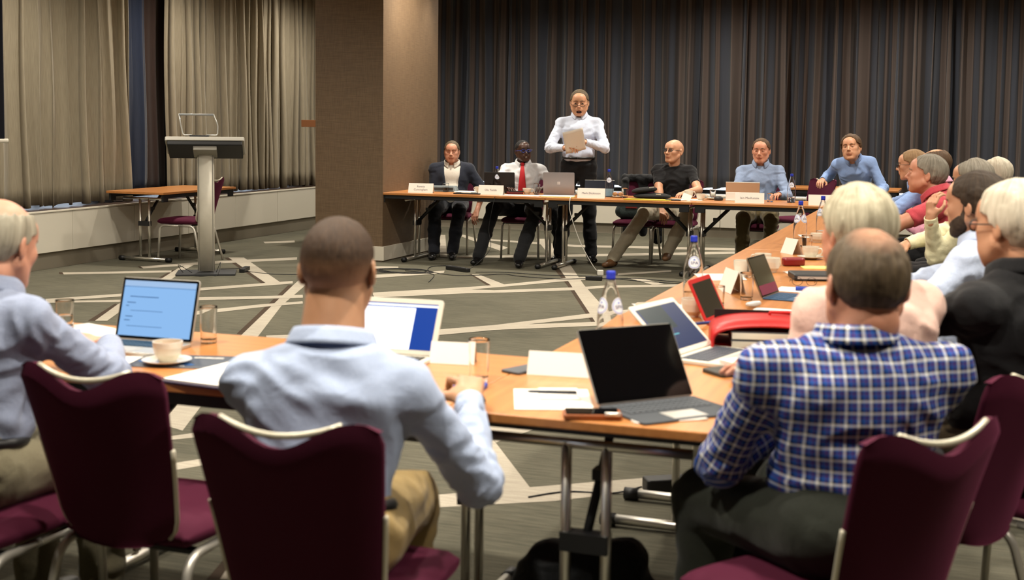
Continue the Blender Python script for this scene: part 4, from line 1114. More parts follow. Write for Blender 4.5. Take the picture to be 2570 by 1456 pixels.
    for k_, a_ in ((kL, aL), (kR, aR)):
        d = a_-k_; d = npv(d[0]*.0, .0, 0); yaw = math.atan2(-(a_-pel)[0]*.9, 1.4) if not stand else math.atan2(-a_[0]*2, 1)
        fdv = face.get('toe', None)
        fd = npv(-math.sin(yaw), math.cos(yaw), 0)
        F = Field(a_-npv(.16, .16, .12), a_+npv(.25, .28, .10), max(.007, res*.7))
        z0 = a_[2]-.085
        F.cone(a_+fd*-.03+npv(0, 0, -.045), a_+fd*.05+npv(0, 0, -.045), .040, .042, .02); F.cone(a_+fd*.05+npv(0, 0, -.05), a_+fd*.155+npv(0, 0, -.057), .042, .034, .02, sq=((0, 0, 1), .8)); F.cone(a_+npv(0, 0, -.03), a_+npv(0, 0, .02), .042, .044, .02)
        F.fn(lambda D, X, Y, Z: np.maximum(D, (max(z0, .001)) - Z+0*X+0*Y))
        v, f = F.mesh(); mesh_obj('shoe', relax(v, f, 1), f, sm, t)
        q = MB(); pth = [a_+npv(0, 0, -.03)+((k_-a_)*.35+npv(0, 0, .03))*(j/12) for j in range(13)]
        q.tube(pth, .0475, 16)
        if sock_mat is not None:
            for j_, f_ in enumerate(q.f): q.m[j_] = (j_//32) % 2
        q.build('sock', sock_mat or mat('sock_black', '121214', .9), t)
    # ---------------- top
    tm = top_mat; inf = {'shirt': .0, 'tee': .0, 'jacket': .012}[top]
    tp = [pel, shl, shr, neckb]+([le, lw, re, rw])
    lo = np.minimum.reduce(tp)-.19; hi = np.maximum.reduce(tp)+.19
    F = Field(lo, hi, res)
    F.cone(T(0, 0, .02), T(0, .012, .16), .135*bulk+inf, .132*bulk+inf, .04, sq=(fw, .80))
    if belly: F.ell(T(0, .055+.03*belly, .12), (.135*bulk+.03*belly, .085+.05*belly, .12), .05, np.stack([right, fw, up], 1))
    F.cone(T(0, .010, .16), T(0, .0, .33), .136*bulk+inf, .152*bulk+inf, .05, sq=(fw, .74))
    F.cone(T(-.06*bulk, .016, .31), T(.06*bulk, .016, .31), .098+inf, .098+inf, .09, sq=(fw, .92))
    F.cone(T(-.08*bulk, -.035, .36), T(.08*bulk, -.035, .36), .085+inf, .085+inf, .05)
    F.cone(shl+up*.006-right*.0, neckb-up*.045, .048+inf, .058+inf, .05); F.cone(shr+up*.006, neckb-up*.045, .048+inf, .058+inf, .05)
    F.cone(shl, shr, .050+inf, .050+inf, .04)
    for sh, el, wr in ((shl, le, lw), (shr, re, rw)):
        ra = (.053 if bulk < 1.15 else .060)+inf
        if sleeve >= .9:
            F.cone(sh, el, ra, .052+inf, .045); F.cone(el, el+(wr-el)*(1 if sleeve >= 1 else .6), .051+inf, .037+inf, .03)
        else:
            F.cone(sh, sh+(el-sh)*(sleeve*1.7), ra, ra-.002, .045)
    F.plane(T(0, 0, .055 if tuck else -.14), -up)
    # neck opening
    F.cone(neckb-up*.02+fw*.012, neckb+up*.15+fw*.04, .060*max(1, face.get('neck', 1)), .075*max(1, face.get('neck', 1)), .015, 's')
    if sleeve >= .9:
        for el, wr in ((le, lw), (re, rw)):
            d = (wr-el)/np.linalg.norm(wr-el); endp = el+(wr-el)*(1. if sleeve >= 1 else .6)-d*.012
            g = F.region(endp-.11, endp+.14)
            if g:
                sl, X, Y, Z = g; pl = (X-endp[0])*d[0]+(Y-endp[1])*d[1]+(Z-endp[2])*d[2]
                rad = np.sqrt((X-endp[0])**2+(Y-endp[1])**2+(Z-endp[2])**2)
                F.D[sl] = np.where(rad < .10, np.maximum(F.D[sl], pl), F.D[sl])
    else:
        for sh, el in ((shl, le), (shr, re)):
            d = (el-sh)/np.linalg.norm(el-sh); endp = sh+(el-sh)*(sleeve*1.7)
            g = F.region(endp-.10, endp+.12)
            if g:
                sl, X, Y, Z = g; pl = (X-endp[0])*d[0]+(Y-endp[1])*d[1]+(Z-endp[2])*d[2]
                rad = np.sqrt((X-endp[0])**2+(Y-endp[1])**2+(Z-endp[2])**2)
                F.D[sl] = np.where(rad < .09, np.maximum(F.D[sl], pl), F.D[sl])
    if jacket is not None:
        def cut(D, X, Y, Z):
            px, py, pz_ = X-pel[0], Y-pel[1], Z-pel[2]
            lx = px*right[0]+py*right[1]+pz_*right[2]; ly = px*fw[0]+py*fw[1]+pz_*fw[2]; lz = px*up[0]+py*up[1]+pz_*up[2]
            wd = jacket.get('w0', .035)+jacket.get('w1', .055)*np.clip((lz-.05)/.35, 0, 1)
            return np.maximum(D, -np.maximum(np.abs(lx-jacket.get('dx', 0))-wd, .02-ly))
        F.fn(cut)
        I2 = Field(lo, hi, res)
        I2.cone(T(0, 0, .02), T(0, .012, .16), .132*bulk, .130*bulk, .04, sq=(fw, .80)); I2.cone(T(0, .010, .16), T(0, .0, .33), .132*bulk, .146*bulk, .05, sq=(fw, .74))
        if belly: I2.ell(T(0, .050+.03*belly, .12), (.13*bulk+.03*belly, .082+.05*belly, .12), .05, np.stack([right, fw, up], 1))
        I2.cone(T(-.06, .02, .33), T(.06, .02, .33), .092, .092, .05, sq=(fw, .95)); I2.cone(T(0, -.01, .38), neckb-up*.02, .07, .06, .04)
        I2.cone(neckb-up*.02+fw*.012, neckb+up*.15+fw*.04, .056, .075, .015, 's')
        v2, f2 = I2.mesh(); v2 = relax(v2, f2, 1); mesh_obj('polo_shirt', v2, f2, jacket['inner'], t)
    v, f = F.mesh(); v = relax(v, f, 2, .5); N = vnormals(v, f)
    # folds: drape on the torso, rings on the arms
    rel = v-pel; cx, cy, cz = rel@right, rel@fw, rel@up
    A = np.stack([cx*7, cy*7, cz*17+cx*2.5], 1); wrp = vnoise(np.stack([cx*6, cy*6, cz*5], 1), seed)*3.0
    n1 = vnoise(A+wrp[:, None], seed+1); n1 = 1-np.abs(n1*2-1)**.8
    n2 = vnoise(np.stack([cx*24, cy*24, cz*30], 1)+wrp[:, None], seed+2)-.5
    disp = (n1-.6)*.016+n2*.005
    dist_arm = np.full(len(v), 9.); par = np.zeros(len(v)); ang = np.zeros(len(v))
    for sh, el, wr in ((shl, le, lw), (shr, re, rw)):
        for a, b_, o_ in ((sh, el, 0.), (el, wr, Lu)):
            ba = b_-a; L = np.linalg.norm(ba); u_ = ba/L; q = v-a; tt = np.clip(q@u_, 0, L); dd = q-tt[:, None]*u_; dl = np.linalg.norm(dd, axis=1)
            x_ = np.cross(u_, [0, 0, 1.]) if abs(u_[2]) < .95 else np.cross(u_, [0, 1., 0]); x_ /= np.linalg.norm(x_); y_ = np.cross(u_, x_)
            m_ = dl < dist_arm; dist_arm = np.where(m_, dl, dist_arm); par = np.where(m_, tt+o_, par); ang = np.where(m_, np.arctan2(dd@y_, dd@x_), ang)
    isarm = (dist_arm < .09) & (par > .06)
    ring = vnoise(np.stack([par*34+np.sin(ang)*1.1, np.cos(ang)*1.2, np.sin(ang)*1.2], 1), seed+4); ring = 1-np.abs(ring*2-1)
    d_el = np.exp(-((par-Lu)/.12)**2)
    disp = np.where(isarm, (ring-.5)*(.006+.011*d_el)+n2*.004, disp)
    if top != 'jacket': 
        disp = disp*fold
    else: disp = disp*.6*fold
    v = v+N*disp[:, None]
    v = relax(v, f, 1, .3)
    if tuck and not jacket:
        pass
    tang = np.arctan2(cx, -cy-.0)
    uvt = np.stack([np.where(isarm, ang*.058, cx+0*tang), np.where(isarm, par, cz)], 1)
    to = mesh_obj({'shirt': 'shirt', 'tee': 't_shirt', 'jacket': 'jacket'}[top], v, f, tm, t, uv=uvt)
    nR = np.stack([right, fw, up], 1)
    if collar:
        def col_pt(a, h, out=0.):
            r = .062*max(1.0, face.get('neck', 1)*1.02)+.009+out; x = r*math.sin(a); y = r*math.cos(a)*1.08
            base = neckb+right*x+fw*(y+.010)+up*(.004 -.036*max(0, math.cos(a))+h)
            return base+fw*h*.22
        op = face.get('collar_open', .35)
        b = MB(); n_ = 30
        def fn2(u, w_):
            a = op+(2*PI-2*op)*u
            back = .5-.5*math.cos(a)
            if w_ < .5: return col_pt(a, .040*w_*2*(.75+.25*back), -.001)
            k = (w_-.5)*2; pointy = max(0, 1-min(u, 1-u)/.13)
            return col_pt(a, .040*(.75+.25*back)-(.040+.022*pointy)*k, .004+.016*k)
        b.grid(fn2, n_, 8, 0); co = b.build('collar', tm if not jacket else jacket['inner'], t, solid=.003)
        cuv = co.data.uv_layers.new(name='UVMap')
        for li_ in co.data.loops:
            i_ = li_.vertex_index; cuv.data[li_.index].uv = ((i_ % (n_+1))/n_*.42, (i_//(n_+1))/8*.09)
    if top == 'shirt' and sleeve >= 1 and face.get('cuffs', True):
        for el, wr in ((le, lw), (re, rw)):
            d = (wr-el)/np.linalg.norm(wr-el); b = MB()
            b.tube([wr-d*.055, wr-d*.028, wr-d*.002, wr+d*.004], [.037, .0345, .0350, .0335], 20, cap=False); b.build('cuff', tm, t, solid=.003)
    if belt is not None:
        b = MB(); pts = []
        for k in range(33):
            a = 2*PI*k/32; pts.append(T(.150*bulk*math.sin(a), .126*bulk*math.cos(a)+(.05*belly if math.cos(a) > 0 else 0), .085))
        b.tube(pts, .015, 8, cap=False, flat=1.0); b.build('belt', belt, t)
    info = dict(t=t, hc=hc, Rh=Rh, T=T, neckb=neckb, up=up, fw=fw, right=right, lw=lw, rw=rw, le=le, re=re, pel=pel, shl=shl, shr=shr, hs=hs, nR=nR)
    if extras: extras(info)
    return info

# ---------------------------------------------------------------- hair styles (functions of the head frame)
def hl_full(front=.062, side=-.030, thick=.010, amp=.003, freq=(70, 30, 40), nape=-.052, seed_=1, top=0.0, fade=False):
    def st(hm, m):
        def f(D, x, y, z):
            # hairline: forehead plane sloping back, temples, above the ears, nape
            fr = (y-front)-.35*(z-.085)+.10*np.abs(x)*0
            fore = np.maximum(y-(front-.0), .062-z)            # remove the face below the hairline
            nn = (vnoise(np.stack(np.broadcast_arrays(x*130, y*130, z*45), -1), seed_+9)-.5)*.011
            low = nn+np.where(y > .012, .030+(y-.012)*.25-z, np.where(y > -.035, side+.045*np.clip((y+.035)/.047, 0, 1)-z, nape+.0*y-z))
            D = np.maximum(D, low)
            D = np.maximum(D, y-front-.22*(z-.075)+nn*1.2+3.5*np.maximum(0, np.abs(x)-.038)*0)
            if top: pass
            return D
        ff = None
        if callable(fade): ff = fade
        elif fade:
            def ff(l): return np.clip(1.15-(l[:, 2]+.050)/.075, 0, 1)*np.clip(1.2-(l[:, 2]-.0)/.05, 0, 1)
        hm('hair', f, thick, m, amp=amp, freq=freq, fadefn=ff, seed_=seed_)
    return st
def hl_bald(crown=(.0, -.02, .115), rad=(.058, .085, .055), front=.062, side=-.03, thick=.008, amp=.003, nape=-.055, freq=(60, 60, 14), seed_=2, soft=.01):
    """fringe of hair with a bare crown"""
    def st(hm, m):
        def f(D, x, y, z):
            low = np.where(y > .012, .026+(y-.012)*.25-z, np.where(y > -.035, side+.045*np.clip((y+.035)/.047, 0, 1)-z, nape-z))
            D = np.maximum(D, low); D = np.maximum(D, y-front-.22*(z-.075))
            k = np.sqrt(((x-crown[0])/rad[0])**2+((y-crown[1])/rad[1])**2+((z-crown[2])/rad[2])**2)-1
            n = vnoise(np.stack(np.broadcast_arrays(x*120, y*120, z*40), -1), 9)-.5
            return np.maximum(D, -k*min(rad)+soft*n)
        hm('hair', f, thick, m, amp=amp, freq=freq, seed_=seed_)
    return st
# ---------------------------------------------------------------- the people
sh_lb = cloth_mat('shirt_pale_blue', '9eacc8', 'a9b6cf'); sh_gb = cloth_mat('shirt_grey_blue', '858fa8', '929bb1')
sh_w = cloth_mat('shirt_white', 'd4d5d8', 'dcdcdf'); sh_sb = cloth_mat('shirt_slate_blue', '7f90ae', '8a9bb8'); sh_bb = cloth_mat('shirt_mid_blue', '7f9acb', '8ba5d2')
sh_bk = cloth_mat('shirt_black', '121214', '1a1a1c'); sh_pk = cloth_mat('shirt_pale_pink', 'd9b3a4', 'e2bfb0'); sh_rd = cloth_mat('polo_coral_red', 'b8434e', 'c4505a')
sh_cr = cloth_mat('shirt_cream', 'd8d2ae', 'e0dab8'); sh_pb = cloth_mat('shirt_pale_white_blue', 'b3c0da', 'bfcae0'); sh_pk2 = cloth_mat('shirt_pink', 'd492a8', 'd8a0b4')
jk = cloth_mat('jacket_navy', '20242f', '282c38'); polo_w = cloth_mat('polo_white', 'd2cdc2', 'dad5ca'); plaid = plaid_mat('checked_blue_shirt')
tr_k = cloth_mat('trousers_khaki', '8a7448', '967f52'); tr_b = cloth_mat('trousers_black', '131416', '1b1c1f'); tr_g = cloth_mat('trousers_olive_grey', '23261f', '2b2e26')
tr_s = cloth_mat('trousers_stone', 'a39b88', 'b0a894'); tr_o = cloth_mat('trousers_olive', '5a4f34', '665a3e'); tr_t = cloth_mat('trousers_taupe', '6b6450', '777059'); tr_br = cloth_mat('trousers_brown', '3d3220', '463a28')
b_dk = mat('brow_dark', '2c2018', .9); b_br = mat('brow_brown', '5a4433', .9); b_gr = mat('brow_grey', '8b8074', .9); belt_m = mat('belt_black', '141414', .4)
brown_shoe = mat('brown_shoe', '5b3d22', .5)
h_wh = hair_mat('hair_white', '877e66', 'c6bea4', scale=(60, 60, 5)); h_wh2 = hair_mat('hair_bright_white', 'a69c86', 'd6cdba', scale=(60, 60, 6)); h_gy = hair_mat('hair_grey', '5c564c', '8f887a')
h_og = hair_mat('hair_old_grey', '736d5c', 'a6a08e', scale=(50, 50, 4)); h_gb = hair_mat('hair_grey_brown', '3c3226', '62543f'); h_db = hair_mat('hair_dark_brown', '231a12', '3c2e20')
h_mb = hair_mat('hair_mid_brown', '3c2b1c', '5c452e'); h_lb = hair_mat('hair_light_brown', '6b5238', '8f7250'); h_bk = hair_mat('hair_black', '0d0b0a', '1c1917')
h_bz = hair_mat('hair_buzz_brown', '261a10', '443120', fade='b5835f', scale=(160, 160, 40))
P = {}
P['old'] = person('old man with grey hair round a bald crown in a grey blue shirt, far left', (-2.53, 2.70), -.06, 'pink', lean=.16, head=(.12, -.22, 0), hs=1.06,
    lh=(-2.53, 3.22, .825, 1), rh=(-2.40, 3.19, .825, 1), H=.97, rpole=(.9, -.7, -.5), lpole=(-.8, 0, -.5), rhand=dict(fwd=npv(-.75, .6, -.1), curl=1.15, up=(.3, .1, 1)), lhand=dict(fwd=npv(.7, .7, -.1), curl=1.15, up=(-.3, .1, 1)),
    top_mat=sh_gb, pants_mat=tr_t, hair=hl_bald(crown=(0, -.035, .135), rad=(.092, .135, .088), thick=.009, nape=-.068, amp=.003), hair_m=h_og, brow_m=b_gr, res=.009, hres=.0036, belt=belt_m, belly=.5, bulk=1.08, seed=3, face=dict(neck=1.1))
P['buzz'] = person('man with a brown buzz cut in a pale blue shirt, seen from behind', (-1.37, 2.565), .24, 'tan', lean=.22, head=(-.0, -.08, 0), hs=1.06, ts=.89, neck_len=.06, sh_raise=(-.02, -.02), H=1.04,
    lh=(-1.62, 3.32, .80, 1), rh=(-1.185, 3.03, .790, 1), rpole=(.5, -.3, -1), lpole=(-.7, -.3, -.6), rhand=dict(fwd=npv(-.20, 1, .42), curl=.85, spread=.45, thumb=.5, sc=1.12), lhand=dict(curl=.4),
    top_mat=sh_lb, pants_mat=tr_k, hair=hl_full(thick=.0035, amp=.0008, nape=-.075, fade=True, side=-.035), hair_m=h_bz, brow_m=b_br, res=.0085, hres=.0034, belt=belt_m, bulk=1.10, seed=5, face=dict(neck=1.30), fold=1.1)
P['plaid'] = person('heavy man in a blue checked shirt seen from behind, thinning grey brown hair', (-.225, 3.07), .78, 'ruddy', lean=.04, twist=-.42, head=(-.36, -.10, 0), hs=1.10, ts=.92, wo=(.03, .0),
    lh=npv(.02, .25, .78), rh=npv(-.04, .22, .85), lpole=(-1, .1, -.6), rpole=(.4, .1, -1), top_mat=plaid, pants_mat=tr_g, tuck=False,
    hair=hl_full(thick=.006, nape=-.070, amp=.0022, freq=(70, 70, 30), fade=lambda l: 1.05-np.sqrt((l[:, 0]/.045)**2+((l[:, 1]+.055)/.05)**2+((l[:, 2]-.105)/.055)**2)*.75), hair_m=hair_mat('hair_thinning', '3a3024', '62543f', fade='b27f62'), brow_m=b_gr, res=.0085, hres=.0036, bulk=1.22, belly=.8, seed=8, fold=.8, face=dict(neck=1.2, chub=1))
P['pink'] = person('man with thick white hair in a pale pink shirt, hand at his chin', (-.20, 3.60), .80, 'ruddy', lean=.06, head=(-.15, -.05, 0), hs=1.03, ts=1.10,
    lh=(-.37, 3.60, .90, 1), rh=(-.50, 3.84, .80, 1), lpole=(.1, .25, -1), rpole=(.8, -.2, -.6), lhand=dict(fwd=npv(.12, .1, 1), up=(-.3, -1, 0), curl=1.0), top_mat=sh_pk, pants_mat=tr_b,
    hair=hl_full(thick=.016, amp=.0032, freq=(75, 60, 9), nape=-.085, side=-.045, front=.070, seed_=4), hair_m=h_wh, brow_m=b_gr, res=.0095, hres=.0042, bulk=1.06, belly=.5, seed=12, face=dict(chub=1))
P['blk'] = person('man with white hair and glasses in a black shirt at the right edge', (.17, 4.00), .95, 'fair', lean=.02, head=(-.12, -.06, 0), hs=1.08, ts=1.10,
    lh=(-.42, 4.16, .80, 1), rh=(-.40, 4.38, .80, 1), lpole=(-.7, -.4, -.7), rpole=(.7, -.4, -.7), top_mat=sh_bk, pants_mat=tr_br, glasses=dict(m=m_blackp, t=1.4),
    hair=hl_full(thick=.014, amp=.0032, freq=(70, 50, 12), nape=-.06, seed_=7), hair_m=h_wh2, brow_m=b_gr, res=.0095, hres=.0042, bulk=1.25, belly=.8, seed=15, face=dict(chub=1, neck=1.15))
P['beard'] = person('dark-haired man with a trimmed beard in a pale blue shirt, in profile', (.09, 5.20), 1.15, 'fair', lean=.05, head=(-.08, -.05, 0), hs=1.05, ts=1.08,
    lh=(-.42, 5.0, .80, 1), rh=(-.40, 5.45, .80, 1), lpole=(-.7, -.3, -.7), rpole=(.7, -.3, -.7), top_mat=sh_pb, pants_mat=tr_b, beard=hair_mat('beard_dark', '2c221a', '4a3d32', scale=(200, 200, 40)),
    hair=hl_full(thick=.012, amp=.003, nape=-.06), hair_m=h_db, brow_m=b_dk, res=.011, hres=.0042, bulk=1.12, belly=.4, seed=16)
P['cream'] = person('grey-haired man in a cream shirt holding one hand to his face', (.16, 7.72), 1.30, 'fair', lean=.10, head=(.0, -.1, 0), ts=1.10,
    lh=(-.20, 7.48, 1.00, 1), rh=(-.42, 7.60, .80, 1), lpole=(-.2, .9, -.8), rpole=(.8, 0, -.5), lhand=dict(fwd=npv(.1, .0, 1), up=(-.8, .4, 0), curl=.7), top_mat=sh_cr, pants_mat=tr_b,
    hair=hl_bald(crown=(0, .05, .125), rad=(.05, .05, .03), thick=.010), hair_m=h_gy, brow_m=b_gr, res=.012, hres=.005, bulk=1.1, seed=17)
P['red'] = person('grey-haired man in a coral red polo shirt leaning on the table', (.03, 8.70), 1.40, 'ruddy', lean=.30, head=(.10, .10, 0), hs=1.08, ts=1.18,
    lh=(-.68, 8.35, .785, 1), rh=(-.66, 8.72, .785, 1), lpole=(-.6, -.3, -.8), rpole=(.6, -.3, -.8), top_mat=sh_rd, sleeve=.38, top='tee', pants_mat=tr_b, tuck=False,
    hair=hl_full(thick=.010, amp=.003, nape=-.05), hair_m=h_gy, brow_m=b_gr, res=.011, hres=.0048, bulk=1.2, belly=1, seed=18, face=dict(chub=1, neck=1.15))
P['white'] = person('white-haired man seated back in the right row against the striped curtain', (.18, 9.40), 1.35, 'pink', lean=-.02, ts=1.02, head=(0, -.1, 0),
    top_mat=sh_w, pants_mat=tr_b, hair=hl_bald(crown=(0, .045, .125), rad=(.05, .055, .03), thick=.010), hair_m=h_wh2, brow_m=b_gr, res=.013, hres=.005, seed=19)
P['bald'] = person('balding brown-haired man in a pink shirt beyond the red polo shirt', (-.12, 10.05), 1.35, 'tan', lean=.06, head=(0, -.1, 0), ts=1.12,
    top_mat=sh_pk2, pants_mat=tr_b, hair=hl_bald(crown=(0, .01, .125), rad=(.058, .085, .04), thick=.007), hair_m=h_mb, brow_m=b_br, res=.013, hres=.005, seed=20)
P['gl'] = person('light brown-haired man with glasses in a blue shirt, last in the right row', (-.20, 10.62), 1.42, 'fair', lean=.22, head=(.05, -.05, 0), ts=1.14, glasses=dict(t=1.2, m=m_blackp),
    lh=(-.82, 10.30, .785, 1), rh=(-.80, 10.6, .785, 1), top_mat=sh_bb, pants_mat=tr_b, hair=hl_full(thick=.010), hair_m=h_lb, brow_m=b_br, res=.013, hres=.005, seed=21)
# far row, facing the camera
P['jacket'] = person('man in a dark suit jacket over a white polo shirt, seated beside the pier', (-5.565, 13.62), PI+.30, 'pink', lean=.0, head=(.0, -.03, 0), ts=.98, hs=1.03,
    lh=npv(-.30, .12, .50), rh=npv(.10, .30, .70), lpole=(-.9, -.6, 0), rpole=(.3, -.6, -.6), top='jacket', top_mat=jk, jacket=dict(inner=polo_w, w0=.045, w1=.045, dx=-.01), pants_mat=cloth_mat('trousers_navy', '14161d', '1b1e26'),
    hair=hl_full(thick=.007, nape=-.045, front=.055), hair_m=h_gb, brow_m=b_br, res=.0115, hres=.0042, bulk=1.10, belly=.6, seed=31, face=dict(chub=1, eye=.2, neck=1.1),
    legs=((npv(-.12, .42, .52), npv(-.07, .66, .09)), (npv(.15, .40, .52), npv(.13, .70, .09))))
P['tie'] = person('smiling man with glasses in a white shirt and bright red tie', (-4.66, 13.48), PI+.28, 'dark', lean=.04, head=(.38, .05, .05), ts=1.04, hs=1.02, glasses=dict(m=mat('glasses_blue', '2a3f9a', .3), t=1.3),
    lh=npv(-.25, .30, .79), rh=npv(.16, .42, .795), lpole=(-.8, -.2, -.6), rpole=(.8, -.2, -.6), top_mat=sh_w, pants_mat=tr_b, hair=hl_full(thick=.004, nape=-.045, front=.050), hair_m=h_bk, brow_m=mat('brow_black', '100c0a', .9), res=.0115, hres=.0042, bulk=1.1, belly=.4, seed=32,
    face=dict(open=.35, chub=.6, teeth=True), sock_mat=[mat('sock_blue', '2a2f8a', .9), mat('sock_red', 'a3202c', .9)], legs=((npv(-.16, .46, .54), npv(-.02, .93, .09)), (npv(.30, .36, .56), npv(.42, .74, .09))))
P['stand'] = person('man standing to read from a sheet, white blue shirt and black trousers', (-3.985, 13.36), PI+.22, 'fair', lean=.02, stand=True, pz=1.03, ts=1.15, hs=1.17, head=(.03, -.10, 0),
    lh=npv(-.09, .33, 1.300), rh=npv(.13, .33, 1.235), lpole=(-1, -.3, -.9), rpole=(1, -.3, -.9), H=1.06, lhand=dict(fwd=npv(.8, .4, .1), curl=.8, up=(-.2, .1, 1)), rhand=dict(fwd=npv(-.8, .4, .15), curl=.8, up=(.2, .1, 1)),
    top_mat=cloth_mat('shirt_icy_blue', 'c3cce0', 'ccd4e6'), pants_mat=tr_b, hair=hl_full(thick=.008, nape=-.04, front=.056), hair_m=h_gb, brow_m=b_br, glasses=dict(m=m_blackp, t=1.2, dz=-.016, dy=.006, hh=.62), res=.010, hres=.004, bulk=1.12, belly=.3, seed=33,
    face=dict(open=1, chub=.5), belt=belt_m, legs=((npv(-.12, .02, .54), npv(-.15, .0, .09)), (npv(.14, .02, .54), npv(.19, .02, .09))))
P['tee'] = person('bald man with dark glasses in a black T-shirt and stone trousers', (-3.01, 13.70), PI+.05, 'fair', lean=.05, head=(-.45, .10, 0), ts=1.09, hs=1.09, glasses=dict(m=m_blackp, t=1.7, hh=.75),
    lh=npv(-.20, .46, .79), rh=npv(.04, .44, .54), lpole=(-.8, -.3, -.6), rpole=(.8, -.5, -.3), top_mat=sh_bk, sleeve=.40, top='tee', collar=False, tuck=False, pants_mat=tr_s, hair=None, brow_m=b_gr, res=.011, hres=.004, bulk=1.05, seed=34,
    face=dict(jaw=.95), shoe_mat=brown_shoe, legs=((npv(-.20, .42, .54), npv(-.05, .62, .18)), (npv(.24, .38, .56), npv(.52, .66, .09))))
P['grey'] = person('man with short brown hair in a slate blue shirt, behind the brown-reflecting tablet', (-2.09, 13.72), PI+.12, 'ruddy', lean=.02, head=(-.12, -.02, 0), ts=1.13, hs=1.09,
    lh=npv(-.20, .40, .79), rh=npv(.16, .42, .79), top_mat=sh_sb, pants_mat=tr_o, hair=hl_full(thick=.009, nape=-.045, front=.058), hair_m=h_mb, brow_m=b_br, res=.011, hres=.004, bulk=1.1, seed=35, face=dict(eye=.2, jaw=1.05, collar_open=.5), shoe_mat=brown_shoe,
    legs=((npv(-.13, .43, .54), npv(-.12, .30, .09)), (npv(.15, .43, .54), npv(.16, .30, .09))))
P['lean'] = person('man in a mid blue shirt bending forward with one hand on a chair', (-1.12, 14.30), PI-.05, 'fair', lean=.52, stand=True, pz=.74, ts=1.03, hs=1.16, head=(-.1, .12, .12), tilt=.10,
    lh=npv(-.26, .48, .78), rh=npv(.36, .22, .92), lpole=(-.15, -1, .1), rpole=(.3, -1, -.3), top_mat=sh_bb, pants_mat=tr_b, hair=hl_full(thick=.016, amp=.004, nape=-.04, front=.066), hair_m=h_mb, brow_m=b_br, res=.011, hres=.004, bulk=1.0, seed=36,
    face=dict(chub=.3), legs=((npv(-.12, .16, .44), npv(-.13, -.1, .09)), (npv(.12, .14, .44), npv(.13, -.12, .09))))
# red tie
def tie(i):
    T, fwv, upv, rt = i['T'], i['fw'], i['up'], i['right']
    b = MB(); L = [(.465, .018, .090), (.44, .020, .112), (.40, .026, .136), (.33, .034, .152), (.24, .044, .160), (.16, .052, .168)]
    V = []; 
    for z, wd, y in L:
        for sx in (-1, 0, 1): V.append(tuple(T(sx*wd, y-(.006 if sx else 0), z)))
    F = [(3*k+a, 3*k+a+1, 3*k+a+4, 3*k+a+3) for k in range(len(L)-1) for a in (0, 1)]
    b.add(V, F, 0, True); b.build('tie', mat('tie_red', 'b3161f', .6), i['t'], solid=.006, sub=1)
    k = MB(); k.lathe([(.012, -.014), (.019, .0), (.020, .012), (.014, .022)], 12, 0, Matrix.Translation(Vector(T(0, .088, .470)))); k.build('tie_knot', mat('tie_red', 'b3161f', .6), i['t'])
tie(P['tie'])
# the sheet the standing man reads from
i = P['stand']; t_ = i['t']
c = (Vector(i['lw'])+Vector(i['rw']))/2; Mw = Matrix.Translation(t_.location) @ Matrix.Rotation(t_.rotation_euler.z, 4, 'Z')
pc = Mw @ Vector((c.x-.0, c.y+.105, c.z+.045))
ps = thing('sheet_of_paper', 'white sheet held up in both hands by the standing man', 'paper', pc, t_.rotation_euler.z); ps.rotation_euler = (-.30, .12, t_.rotation_euler.z)
m_paperw = mat('paper_white', 'e6e1d8', .8)
b = MB(); b.grid(lambda u, v: ((u-.5)*.215, .012*math.sin(u*3.1)+(.5-v)*.10*-1, (v-.5)*.27+(u-.5)*-.03), 8, 8); b.build('sheet', m_paperw, ps, solid=.0006)
